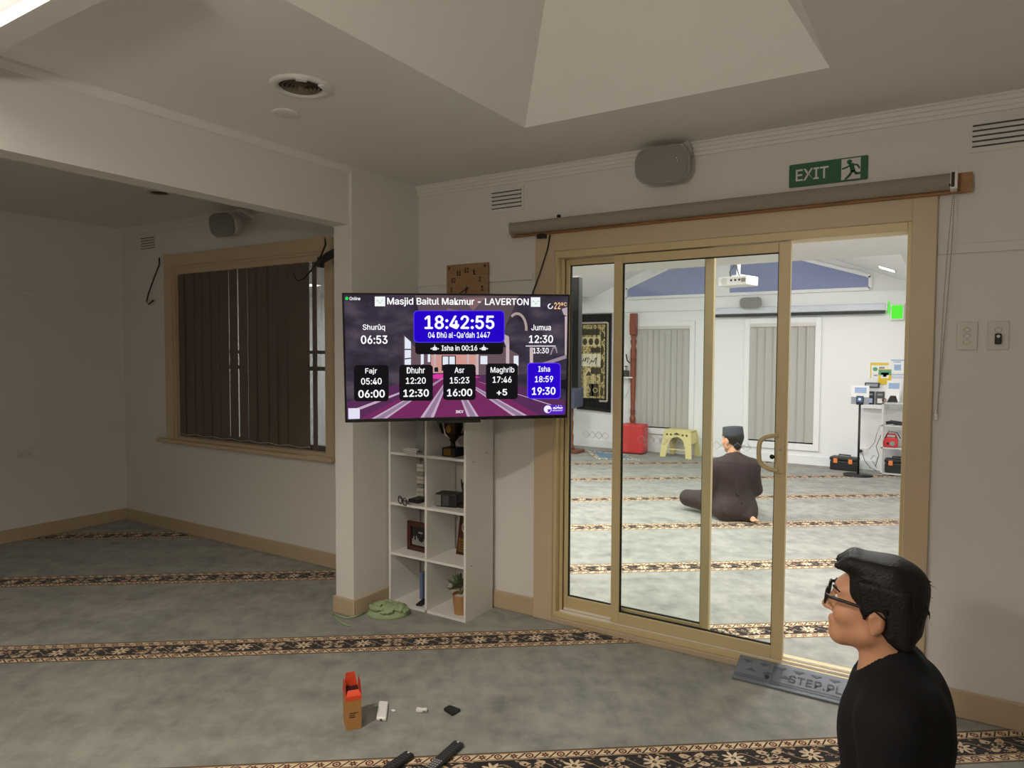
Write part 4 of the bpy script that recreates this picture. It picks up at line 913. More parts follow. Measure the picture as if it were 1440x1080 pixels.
# ---- step plate
M['rubber'] = mat('blue_grey_rubber', srgb(104, 110, 120), .6, var=.08, scale=12); M['rubberd'] = mat('blue_grey_rubber_mark', srgb(78, 84, 94), .7)
xs0, xs1 = -.825, .02; st = thing('step_plate', 'grey rubber threshold ramp with raised STEPPLATE lettering', 'ramp', (xs0, 3.225, 0)); LN = xs1 - xs0; DP = .155; HT = .058
MB().prism([(0, 0), (DP, 0), (DP, HT), (DP - .02, HT), (.012, .012), (0, .010)], 0, LN, 'x').build('wedge', 'rubber', st, bevel=.002)
sl_ = (HT - .012) / (DP - .032); nz_ = Vector((0, -sl_, 1)).normalized()
def onramp(x, y, h=.0015): return (x, y - h * sl_, .012 + (y - .012) * sl_ + h)
def rpoly(pts, name, mt, h=.0018):
    return MB().raw([onramp(*p, h) for p in pts], [tuple(range(len(pts)))]).build(name, mt, st)
for y in (.02, .032): rpoly([(0.005, y), (LN - .005, y), (LN - .005, y + .003), (.005, y + .003)], 'groove', 'rubberd')
k = 0; x = .02
while x < LN - .06:
    rpoly([(x, .122), (x + .05, .122), (x + .025, .106)], 'tread_mark', 'rubberd')
    if not (.18 < x < .55): rpoly([(x + .025, .064), (x + .075, .064), (x + .05, .082)], 'tread_mark', 'rubberd')
    x += .075
rpoly([(.16, .013), (.205, .013), (.205, .122), (.16, .122)], 'joint_strip', 'rubberd', .0008)
V, Fc = text_mesh('STEP.PLATE', .40, .070, .33, .040)
M['rubberk'] = mat('dark_rubber_lettering', srgb(58, 63, 72), .7)
for h, mt_, dx_ in ((.0024, 'rubberk', 0.),): MB().raw([onramp(a + dx_, b_ - dx_, h) for a, b_ in V], Fc).build('lettering', mt_, st)
MB().cyl(onramp(.145, .05, .0005), onramp(.145, .05, .003), .010, n=14).build('fixing_hole', 'black', st)

# (the green cloth heap is meshed further down, with the distance-field helper)

# ================================================================== THINGS IN THE PRAYER HALL
# ---- second television fixed to the hall side of the wall, its end showing past the door frame
p = onY(815, 389, 3.70); q = onY(812, 546, 3.70); xr = (p[0] + q[0]) / 2; zt, zb = p[2], q[2]
t2 = thing('television', 'black television edge seen through the door glass behind the main screen', 'television', (xr - .58, 3.70, zb))
MB().box(-.58, .58, 0, .05, 0, zt - zb).build('housing', 'black', t2, bevel=.004); MB().box(-.3, .3, -.03, 0, .1, .5).build('back_box', 'black', t2, bevel=.006)
MB().box(-.05, .05, 3.521 - 3.70, -.03, .2, .4).build('wall_mount', 'black', t2); MB().box(-.57, .57, .05, .052, .01, zt - zb - .01).build('screen', 'blackg', t2)

# ---- embroidered hanging
def hang_mat():
    mt, t, b = newmat('gold_embroidery'); P = t.xyz(t.coord())
    v = t.vec(P[0], P[2]); a = t.vor(v, 34., .75, 'DISTANCE_TO_EDGE'); c = t.vor(v, 15., .3); n = t.noise(v, 60., 3.)
    w_ = t.m('SINE', t.add(t.mul(P[0], 90.), t.mul(t.m('SINE', t.mul(P[2], 60.)), 2.)))
    g = t.mx(t.lt(a, .09), t.mul(t.gt(w_, .25), t.gt(n, .46)))
    t.l.new(t.mix(g, srgb(64, 58, 36), srgb(196, 180, 120)), b.inputs['Base Color']); b.inputs['Roughness'].default_value = .6; return mt
M['embro'] = hang_mat(); M['blackcloth'] = mat('black_velvet', (.018, .018, .02), .9, var=.2)
M['goldthread'] = mat('gold_thread', srgb(206, 194, 146), .6, var=.15, scale=60); M['dkgreen'] = mat('dark_olive_cloth', srgb(66, 62, 42), .8, var=.2, scale=30)
M['cream'] = mat('cream_embroidery', srgb(222, 216, 190), .6, var=.2, scale=90)
HW0, HW1, HZ0, HZ1 = -5.16, -4.555, .60, 2.135
hg = thing('wall_hanging', 'black and gold embroidered hanging on the far wall', 'tapestry', ((HW0 + HW1) / 2, YF, HZ0)); hx = (HW1 - HW0) / 2; HH = HZ1 - HZ0
mb = MB(); nx_ = 24; vs = []; fs = []
for i in range(2):
    for k in range(nx_ + 1): vs.append((-hx + 2 * hx * k / nx_, -.045 - .008 * math.sin(k * 1.9), (HH if i else -.03 * (k / nx_) ** 2)))
fs = [(k, k + 1, nx_ + 2 + k, nx_ + 1 + k) for k in range(nx_)]
back = MB().raw(vs, fs).build('cloth', 'blackcloth', hg, True); so = back.modifiers.new('thick', 'SOLIDIFY'); so.thickness = .006; so.offset = 1
ix0, ix1 = -hx + .02, hx - .11
def patch(name, x0, x1, z0, z1, mt, y=-.0545, tip=False):
    P_ = [(x0, z0), (x1, z0), (x1, z1), (x0, z1)] if not tip else [(x0, z0), (x1, z0), (x1, z1 - (x1 - x0) * .55), ((x0 + x1) / 2, z1), (x0, z1 - (x1 - x0) * .55)]
    return MB().prism(P_, y - .002, y, 'y').build(name, mt, hg)
patch('gold_field', ix0, ix1, .19, HH - .17, 'embro')
# zigzag braid round the field
def braid(pts, name):
    for s_ in (-1, 1):
        mb = MB(); L = []
        for (a, b_) in zip(pts[:-1], pts[1:]):
            a, b_ = Vector(a), Vector(b_); n_ = int((b_ - a).length / .008); d_ = (b_ - a).normalized(); pr_ = Vector((-d_.y, d_.x))
            for k in range(n_): qv = a + d_ * (k * .008) + pr_ * s_ * .012 * math.sin(k * .008 * 2 * PI / .09); L.append((qv.x, -.057, qv.y))
        mb.ring(L, .005, 4); mb.build(name, 'cream', hg)
braid([(ix0 - .0, HH - .14), (hx - .065, HH - .14), (hx - .065, .15), (ix1 - .1, .15)], 'braid')
for (z0, z1, x0, x1, mt_) in ((1.20, 1.30, ix0 + .02, .10, 'dkgreen'), (1.02, 1.17, ix0 + .02, .11, 'goldthread'), (.92, 1.0, -.06, .11, 'dkgreen'), (.70, .90, ix0 + .01, .12, 'cream'), (.58, .68, -.05, .13, 'dkgreen'), (.22, .42, -.08, .09, 'dkgreen')): patch('panel', x0, x1, z0, z1, mt_, -.0555)
for k in range(3):
    cx_ = -.16 + k * .105
    MB().prism([(cx_ + .04 * math.cos(a), 1.095 + .055 * math.sin(a)) for a in np.linspace(0, 2 * PI, 15)[:-1]], -.0595, -.0575, 'y').build('rosette', 'dkgreen', hg)
for k in range(9):   # calligraphy strokes
    x = ix0 + .03 + k * .035; MB().ring([(x, -.058, .73 + random.uniform(0, .1)), (x + .015, -.058, .80 + random.uniform(-.04, .06)), (x + .04, -.058, .76 + random.uniform(0, .09))], .006, 5).build('script_stroke', 'blackcloth', hg)
for k in range(5):
    x = .145; MB().prism([(x + .028 * math.cos(a), .3 + k * .22 + .075 * math.sin(a)) for a in np.linspace(0, 2 * PI, 15)[:-1]], -.0595, -.0565, 'y').build('side_medallion', 'dkgreen', hg)
patch('arch_column', -.17, -.13, .20, .55, 'goldthread', -.0555); patch('arch_column', -.04, 0.0, .20, .55, 'goldthread', -.0555)
MB().raw([(-.19, -.0575, .55), (.02, -.0575, .55), (-.085, -.0575, .68), (-.15, -.0578, .555), (-.02, -.0578, .555), (-.085, -.0578, .64)], [(0, 1, 2)]).build('arch_gable', 'goldthread', hg)
MB().prism([(-.14, .552), (-.03, .552), (-.085, .63)], -.0600, -.0578, 'y').build('arch_gable_inset', 'dkgreen', hg)
for (x, z, r) in ((.06, .50, .05), (-.1, .32, .04), (.03, .32, .035)):
    mb = MB(); mb.ring([(x + r * math.cos(a), -.0600, z + r * math.sin(a)) for a in np.linspace(0, 2 * PI, 19)[:-1]], .006, 5, closed=True); mb.build('ring_motif', 'goldthread', hg)

# ---- lectern
lc = thing('lectern', 'wooden lectern on a turned post draped with a dark blue cloth', 'lectern', tuple(onY(803, 636, 9.43)[:2]) + (0,))
lc.location = (-4.884, 9.43, 0)
MB().prism(rrect(.34, .30, .03, 3), 0, .05).build('base', 'brownwood', lc, bevel=.01); MB().lathe([(.05, .05), (.05, .09), (.03, .13), (.04, .25), (.028, .3), (.036, .45), (.024, .52), (.034, .6), (.03, .70)], n=16).build('post', 'brownwood', lc, True)
mb = MB().prism([(-.15, .68), (.15, .70), (.17, .99), (-.12, .93)], -.12, .12, 'x')
tb = mb.build('draped_top', mat('dark_blue_cloth', srgb(78, 84, 104), .9), lc, bevel=.01); MB().prism([(.0, .78), (.05, .83), (0, .90), (-.05, .83)], -.18, -.176, 'y').build('gold_emblem', 'goldthread', lc)

# ---- prayer mat
P4 = [flo(824, 634), flo(838, 646), flo(899, 647), flo(880, 640)]; c = sum((Vector(x) for x in P4), Vector()) / 4
pm = thing('prayer_mat', 'small blue prayer mat with pale fringe lying before the hanging', 'mat', (c.x, c.y, 0)); P2 = [(p_[0] - c.x, p_[1] - c.y) for p_ in P4]
if sum(P2[i][0] * P2[(i + 1) % 4][1] - P2[(i + 1) % 4][0] * P2[i][1] for i in range(4)) < 0: P2 = P2[::-1]
pmm, t, b = newmat('mat_border'); v = t.coord(); n = t.noise(v, 30., 3.); t.l.new(t.ramp(n, [(.42, srgb(96, 84, 70)), (.5, srgb(196, 190, 172)), (.62, srgb(226, 222, 206))]), b.inputs['Base Color']); b.inputs['Roughness'].default_value = .95
MB().prism(P2, .001, .010).build('border', pmm, pm); MB().prism([(a * .72, b_ * .72) for a, b_ in P2], .010, .012).build('field', mat('blue_mat_field', srgb(104, 138, 162), .95, var=.15, scale=25), pm)

# ---- red ottoman
M['red'] = mat('red_vinyl', srgb(206, 52, 56), .38, var=.05, scale=4)
ot = thing('ottoman', 'bright red cube ottoman standing before the hall window', 'ottoman', (-4.06, 9.90, 0), math.radians(4))
MB().prism(rrect(.37, .28, .035, 5), .012, .445).build('body', 'red', ot, bevel=.022, seg=4); MB().prism(rrect(.34, .25, .03, 5), 0, .012).build('foot', 'black', ot)
MB().ring([(a, b_, .40) for a, b_ in rrect(.374, .284, .035, 5)], .004, 5, closed=True).build('piping', 'red', ot, True)

# ---- carved post behind the ottoman
ps = thing('carved_post', 'tall turned mahogany post standing behind the red ottoman', 'post', (-4.172, YF - .085, 0.))
MB().lathe([(.045, 0), (.045, .04), (.03, .06), (.030, .42), (.042, .45), (.048, .50), (.036, .54), (.03, .56), (.044, .58), (.032, .60), (.044, .62), (.034, .66), (.034, .72), (.042, 1.0), (.045, 1.3), (.046, 1.50), (.05, 1.53), (.046, 1.58), (.032, 1.62), (.044, 1.66), (.05, 1.70), (.034, 1.74), (.05, 1.77), (.036, 1.79)], n=18).build('shaft', 'redwood', ps, True)
MB().box(-.05, .05, -.05, .04, 1.79, 2.125).build('head_block', 'redwood', ps, bevel=.008); MB().prism([(-.045, 1.82), (.045, 1.82), (.05, 1.95), (.045, 2.05), (-.045, 2.05), (-.05, 1.95)], -.056, -.05, 'y').build('carved_panel', 'redwood', ps)
for z in (1.40, 1.42): MB().lathe([(.0465, z), (.049, z + .005), (.0465, z + .01)], n=18, cap=False).build('band', 'darkwood', ps, True)
MB().ring([(-.04, -.03, 1.36), (-.08, -.05, 1.40), (-.10, -.05, 1.50)], .012, 6).build('microphone_clip', 'black', ps)
# shelf with black bottle
sh = onY(888, 530, YF - .1); shf = thing('small_wall_shelf', 'narrow white wall shelf beside the mahogany post', 'shelf', (sh[0] - .06, YF, sh[2]))
MB().box(-.12, .09, -.14, 0, -.02, 0).build('board', 'hallwall', shf); MB().prism([(-.10, -.02), (0, -.10), (0, -.02)], -.01, .01, 'x').build('bracket', 'hallwall', shf)
bt = thing('pump_bottle', 'black pump bottle on the narrow wall shelf', 'bottle', (sh[0] - .10, YF - .08, sh[2] + .0005)); MB().box(-.045, .045, -.03, .03, 0, .10).build('body', 'black', bt, bevel=.012); MB().cyl((0, 0, .10), (0, 0, .16), .012).build('neck', 'steel', bt); MB().cyl((0, 0, .15), (0, 0, .17), .025, .02).build('cap', 'black', bt)
tag(MB().ring([tuple(onY(u, v, YF - .01)) for u, v in ((884, 532), (884, 548), (878, 560), (874, 558), (876, 545))], .003, 5).build('charging_cable', 'whitepl', None, True), 'thin pale cord hanging below the narrow wall shelf', 'cord')

# ---- folding stool
M['yel'] = mat('pale_yellow_plastic', srgb(226, 214, 150), .5, var=.03)
fs_ = thing('folding_stool', 'pale yellow plastic folding stool beside the red ottoman', 'stool', (-3.35, 9.95, 0), math.radians(-4))
mb = MB().box(-.20, .20, -.125, .125, .375, .40); mb.build('seat', 'yel', fs_, bevel=.012, seg=3)
def legpanel(y, s_, name):
    arch = [(.12 * math.cos(a), .17 + .13 * math.sin(a)) for a in np.linspace(PI, 0, 11)]
    P_ = [(-.245, 0), (-.155, 0)] + [(-.135, .17)] + [(x, z) for x, z in arch] + [(.135, .17), (.155, 0), (.245, 0), (.205, .378), (-.205, .378)]
    mb = MB(); n_ = len(P_); lean = .10
    vs = [(x, y + s_ * lean * (1 - z / .378) * .6, z) for x, z in P_] + [(x, y + s_ * (lean * (1 - z / .378) * .6 - .016), z) for x, z in P_]
    fs = [tuple(range(n_)), tuple(range(n_, 2 * n_))[::-1]] + [(i, (i + 1) % n_, n_ + (i + 1) % n_, n_ + i) for i in range(n_)]
    lg = MB().raw(vs, fs).build(name, 'yel', fs_)
    if s_ < 0:
        for cx_ in (-.15, -.09, .09, .15):
            MB().raw([(cx_ + .016 * math.cos(a), y - .018, .33 + .016 * math.sin(a)) for a in np.linspace(0, 2 * PI, 7)[:-1]], [tuple(range(6))]).build('cutout', 'slot', lg)
        MB().box(-.15, .15, y - .03, y - .015, .11, .125).build('brace', 'yel', lg)
legpanel(-.125, -1, 'leg_panel'); legpanel(.125, 1, 'leg_panel')
mb = MB()
for s_ in (-1, 1): MB().prism([(-.13, .20), (.13, .20), (.11, .37), (-.11, .37)], s_ * .19 - .006, s_ * .19 + .006, 'x').build('side_fold', 'yel', fs_)
MB().prism([(-.05, .335), (.05, .335), (.0, .365)], -.151, -.150, 'y').build('grip_slot', 'slot', fs_)

# ---- projector, projection screen case, speaker, exit box
pj = thing('projector', 'white ceiling projector hanging below the gable', 'projector', tuple(onY(1038, 396, 7.4))); pz = pj.location.z; pj.rotation_euler = (0, 0, math.radians(-14))
MB().prism(rrect(.33, .25, .03, 4), -.05, .045).build('housing', 'whitepl', pj, bevel=.012, seg=3)
MB().cyl((-.09, -.126, .0), (-.09, -.118, .0), .035).build('vent_disc', 'offwhite', pj)
for k in range(3): MB().cyl((-.01 + k * .045, -.127, .005), (-.01 + k * .045, -.122, .005), .012).build('socket', 'slot', pj)
MB().box(.10, .15, -.127, -.122, -.02, .02).build('vent_panel', 'greyfab', pj)
MB().ring([(0, 0, .045), (0, 0, 3.32 - .18 - pz)], .02, 8).build('pole', 'whitepl', pj); MB().box(-.06, .06, -.06, .06, .045, .065).build('mount_plate', 'whitepl', pj)
MB().ring([(-.02, -.11, .02), (-.06, -.06, .10), (-.04, -.02, .16), (-.025, 0, .30), (-.02, 0, .6)], .008, 6).build('cable', 'black', pj, True)
MB().ring([(.08, -.11, .03), (.02, -.06, .12), (-.02, -.02, .20)], .006, 6).build('cable', 'black', pj, True)
sc = thing('projection_screen', 'long white projection screen case with a black weight bar', 'screen', (-1.86, YF - .036, 2.03))
MB().box(-1.13, 1.12, -.07, -.001, .045, .135).build('case', mat('pale_case', srgb(206, 212, 220), .4), sc, bevel=.012); MB().box(-1.08, 1.11, -.05, -.02, 0.005, .04).build('weight_bar', 'black', sc, bevel=.004)
for x in (-1.14, 1.12): MB().box(x, x + .015, -.075, 0, .04, .14).build('end_cap', 'whitepl', sc)
p = onY(1055, 427, YF - .2); sp2, _ = speaker('white rounded loudspeaker on the fascia above the projection screen', (p[0], YF - .17, p[2] + .012), 0, math.radians(8), .31, .16, bodymat='whitepl')
MB().box(-.03, .03, .11, .134, -.03, .03).build('bracket', 'whitepl', sp2)
p = onY(1262, 439, YF); xb = thing('exit_light', 'lit green exit box at the right end of the screen', 'sign', (p[0], YF, p[2])); gl_ = emit('green_exit_glow', (.10, .80, .05), 1.1)
MB().box(-.078, .078, -.055, 0, -.10, .10).build('housing', 'whitepl', xb, bevel=.006); MB().box(-.062, .062, -.060, -.056, -.085, .085).build('lit_face', gl_, xb)
MB().box(-.10, -.085, -.05, 0, -.02, .14).build('side_plate', gl_, xb)

# ---- posters
def paper(name, lab, u0, u1, v0, v1, base, parts, off=0.):
    a = onY(u0, v0, YF - .004); b_ = onY(u1, v1, YF - .004); w_ = b_[0] - a[0]; h_ = a[2] - b_[2]
    t_ = thing(name, lab, 'poster', ((a[0] + b_[0]) / 2, YF - .0005 - off, b_[2])); MB().box(-w_ / 2, w_ / 2, -.002, 0, 0, h_).build('sheet', base, t_)
    for nm, x0, x1, z0, z1, mt_ in parts: MB().box((x0 - .5) * w_, (x1 - .5) * w_, -.0035, -.0021, z0 * h_, z1 * h_).build(nm, mt_, t_)
    return t_, w_, h_
M['paper'] = mat('white_paper', (.85, .85, .84), .8, var=.02); M['pyel'] = mat('yellow_print', srgb(226, 196, 60), .7); M['pgrn'] = mat('green_print', srgb(96, 160, 120), .7); M['pblu'] = mat('pale_blue_print', srgb(158, 180, 216), .7); M['pink'] = mat('dark_ink', srgb(60, 62, 70), .7); M['pgry'] = mat('grey_print', srgb(150, 154, 164), .7)
po_, w_, h_ = paper('poster', 'yellow and white poster on the far wall above the card rack', 1224, 1249, 510, 532, 'paper', [('top_band', 0, 1, .84, 1, 'pyel'), ('left_band', 0, .06, 0, .84, 'pyel'), ('text_line', .5, .9, .30, .36, 'pink'), ('text_line', .2, .42, .14, .22, 'pgry')])
MB().prism([(-.02 * w_, .60 * h_), (.30 * w_, .62 * h_), (.30 * w_, .74 * h_), (.0, .74 * h_)], -.0045, -.0022, 'y').build('heading_mark', 'pgry', po_)
MB().prism([(-.22 * w_ + .14 * w_ * math.cos(a), .58 * h_ + .13 * h_ * math.sin(a)) for a in np.linspace(0, 2 * PI, 13)[:-1]], -.0045, -.0022, 'y').build('round_badge', 'pgrn', po_)
po_, _, _ = paper('leaflet', 'green and yellow leaflet overlapping the yellow poster', 1235.5, 1253, 519, 541, 'pyel', [('green_band', 0, 1, .62, .95, 'pgrn'), ('white_box', .2, .8, .42, .78, 'paper'), ('symbol', .36, .64, .5, .7, 'pgry')], .006)
paper('notice', 'pale blue white notice at the right beside the yellow poster', 1251, 1273, 504, 533, 'paper', [('heading', .1, .9, .88, .94, 'pblu'), ('heading', .25, .7, .80, .85, 'pblu'), ('centre_square', .3, .72, .42, .70, 'pblu'), ('text_line', .1, .9, .2, .24, 'pblu'), ('text_line', .15, .85, .12, .15, 'pblu'), ('text_line', .15, .85, .04, .07, 'pblu')])
# rack of cards on the wall
rk = thing('card_rack', 'white wall rack holding dark leaflets behind the tablet stand', 'rack', tuple(onY(1232, 574, YF - .001))); rk.location.y = YF - .0015
MB().box(-.17, .14, -.02, 0, 0, .27).build('back', 'hallwall', rk); MB().box(-.17, .14, -.09, -.02, 0, .02).build('tray', 'hallwall', rk); MB().box(-.17, .14, -.09, -.08, .02, .05).build('lip', 'hallwall', rk)
for x, mt_, lab_ in ((-.07, 'black', 'dark leaflet with a pale blue picture in the wall rack'), (.045, mat('grey_leaflet', srgb(88, 86, 84), .6), 'grey leaflet with a white panel in the wall rack')):
    o = thing('leaflet', lab_, 'leaflet', (rk.location.x + x, YF - .045, rk.location.z + .0205)); MB().box(-.05, .05, -.012, .012, 0, .20).build('cover', mt_, o); MB().box(-.03, .03, -.0135, -.012, .05, .11).build('picture', 'pblu' if x < 0 else 'paper', o); MB().box(-.03, .03, -.0135, -.012, .15, .17).build('title', 'pgry', o)
o = thing('digital_clock', 'small black display box on top of the card rack', 'clock', (rk.location.x - .05, YF - .035, rk.location.z + .2705)); MB().box(-.085, .085, -.03, .03, 0, .062).build('case', 'black', o, bevel=.006); MB().box(-.07, .07, -.0315, -.03, .012, .05).build('display', 'pgry', o)

# ---- tablet stand
ts = thing('tablet_stand', 'black floor stand carrying a tablet and a white card panel', 'stand', (-.962, 9.62, 0))
MB().lathe([(.0, 0), (.17, 0), (.17, .012), (.02, .022), (0, .022)], n=28, cap=False).build('base', 'black', ts, True); MB().cyl((0, 0, .02), (0, 0, .89), .013, n=12).build('pole', 'black', ts, True)
MB().box(-.10, .10, .0, .012, .89, 1.125).build('card', 'paper', ts); MB().box(-.10, .10, -.003, 0., .89, .98).build('grey_strip', 'pgry', ts); MB().box(-.06, .07, -.003, 0., 1.03, 1.10).build('blue_print', 'pblu', ts)
tb = MB().box(-.04, .04, -.022, -.004, .885, .995).build('tablet', 'black', ts, bevel=.006); MB().box(-.032, .032, -.0235, -.022, .92, .985).build('screen', emit('tablet_glow', (.10, .16, .32), 1.), tb)
MB().prism([(.016 * math.cos(a) - .002, .954 + .016 * math.sin(a)) for a in np.linspace(0, 2 * PI, 13)[:-1]], -.0245, -.0236, 'y').build('white_mark', 'paper', tb)
# ---- toolboxes
def toolbox(lab, x, y, rz, w_=.32):
    t_ = thing('toolbox', lab, 'toolbox', (x, y, 0), rz, 'toolboxes in the hall')
    MB().box(-w_ / 2, w_ / 2, -.09, .09, 0, .125).build('body', 'black', t_, bevel=.012); MB().box(-w_ / 2 - .005, w_ / 2 + .005, -.095, .095, .128, .172).build('lid', 'black', t_, bevel=.012)
    MB().ring([(-.07, 0, .17), (-.07, 0, .195), (.07, 0, .195), (.07, 0, .17)], .009, 8).build('handle', 'black', t_)
    for s_ in (-1, 1): MB().box(s_ * w_ * .28 - .024, s_ * w_ * .28 + .024, -.105, -.09, .095, .155).build('latch', 'latch', t_, bevel=.004)
M['latch'] = mat('orange_latch', srgb(236, 132, 66), .5)
toolbox('black toolbox with orange latches on the carpet beside the tablet stand', -1.16, 9.99, math.radians(-6))
# ---- wire rack shelving
M['rackw'] = mat('white_rack_metal', srgb(206, 206, 204), .4, var=.03)
wr = thing('storage_rack', 'white metal storage rack at the right end of the hall wall', 'rack', (-.735, 9.82, 0)); RL = .75; RD = .25
for x in (0, RL):
    for y in (0, RD): MB().box(x, x + .022, y, y + .022, 0, .91).build('upright', 'rackw', wr)
for z in (.012, .335, .615, .895): MB().box(0, RL + .022, 0, RD + .022, z, z + .014).build('shelf', 'rackw', wr)
toolbox('black toolbox with orange latches on the lowest shelf of the rack', -.54, 9.97, 0., .30); bpy.data.objects[[o.name for o in bpy.data.objects if o.name.startswith('toolbox')][-1]].location.z = .0265
jd = thing('jump_starter', 'red portable power pack on the middle shelf of the rack', 'power pack', (-.63, 9.93, .3495))
MB().prism([(-.08, 0), (.075, 0), (.08, .09), (.06, .12), (-.06, .12), (-.085, .07)], -.07, .07, 'y').build('body', 'red', jd, bevel=.01); MB().ring([(-.06, 0, .115), (-.045, 0, .16), (.045, 0, .16), (.06, 0, .115)], .011, 8).build('handle', 'red', jd, True)
MB().cyl((.02, -.085, .05), (.02, -.07, .05), .03).build('gauge', 'steel', jd); MB().cyl((-.03, -.085, .05), (-.03, -.07, .05), .014).build('knob', 'black', jd)
MB().ring([(-.07, -.05, .10), (-.02, -.08, .20), (.07, -.09, .19), (.11, -.09, .12)], .006, 6).build('lead', 'black', jd, True)
o = thing('black_tools', 'black hand tool lying on the upper shelf of the rack', 'tool', (-.55, 9.90, .6295)); MB().ring([(-.14, 0, .02), (-.08, 0, .035), (.0, 0, .03), (.1, 0, .018)], [.018, .022, .02, .016], 8).build('body', 'black', o, True); MB().ring([(-.05, -.03, .02), (.05, -.05, .02), (.12, -.03, .015)], .014, 8).build('grip', 'black', o, True)
cd = thing('notice_card', 'black and white card standing on top of the rack', 'card', (-.62, 9.93, .9095)); MB().box(-.09, .07, -.004, .004, 0, .17).build('sheet', 'paper', cd); MB().prism([(-.07, 0.002), (.055, .002), (.03, .085), (-.03, .085)], -.006, -.0041, 'y').build('black_print', 'black', cd)
cd2 = thing('notice_card', 'pale blue card standing behind the black and white card on the rack', 'card', (-.63, 10.04, .9095)); MB().box(-.07, .09, -.004, .004, 0, .27).build('sheet', 'paper', cd2); MB().box(-.05, .07, -.006, -.0041, .14, .24).build('blue_print', 'pblu', cd2)
pl_ = thing('wire_bowl', 'small brown knick-knack on top of the rack', 'ornament', (-.715, 9.87, .9095)); MB().ring([(.02 * math.cos(a), .0, .028 + .024 * math.sin(a)) for a in np.linspace(0, 2 * PI, 15)[:-1]], .006, 6, closed=True).build('loop', 'brownwood', pl_, True)
# ---- wall socket with plug, and loose cables
so_ = thing('wall_socket', 'white wall socket with a black plug behind the stand', 'outlet', (onY(1213, 634, YF)[0], YF - .0005, onY(1213, 634, YF)[2])); MB().prism(rrect(.115, .072, .005, 2), -.010, 0, 'y').build('plate', 'whitepl', so_); MB().cyl((-.02, -.045, 0), (-.02, -.010, 0), .02, n=12).build('plug', 'black', so_)
for i, pts in enumerate((((1213, 638), (1216, 648), (1224, 658), (1233, 662)), ((1222, 632), (1230, 622), (1233, 610), (1238, 598)), ((1224, 646), (1229, 640), (1234, 644), (1230, 652), (1226, 648), (1233, 658)), ((1231, 656), (1236, 640), (1232, 628), (1242, 605)))):
    tag(MB().ring([tuple(onY(u, v, 10.0 - .03 * i)) for u, v in pts], .004, 5).build('loose_cable', 'black' if i in (0, 3) else 'steel', None, True), ('black cable looping down from the wall socket', 'grey cable running up from the socket to the rack', 'tangled grey cable hanging beside the rack post', 'black cable draped along the front of the storage rack')[i], 'cable')
# ---- orange banner glimpsed through the side window
p = onY(452, 405, 7.58); bn = thing('wall_banner', 'orange and white banner glimpsed past the vertical blind', 'banner', (p[0], 7.597, p[2] - .3)); MB().box(-.35, .35, -.004, 0, 0, .5).build('sheet', 'paper', bn); MB().box(-.3, .3, -.006, -.0041, .25, .40).build('orange_band', 'latch', bn)

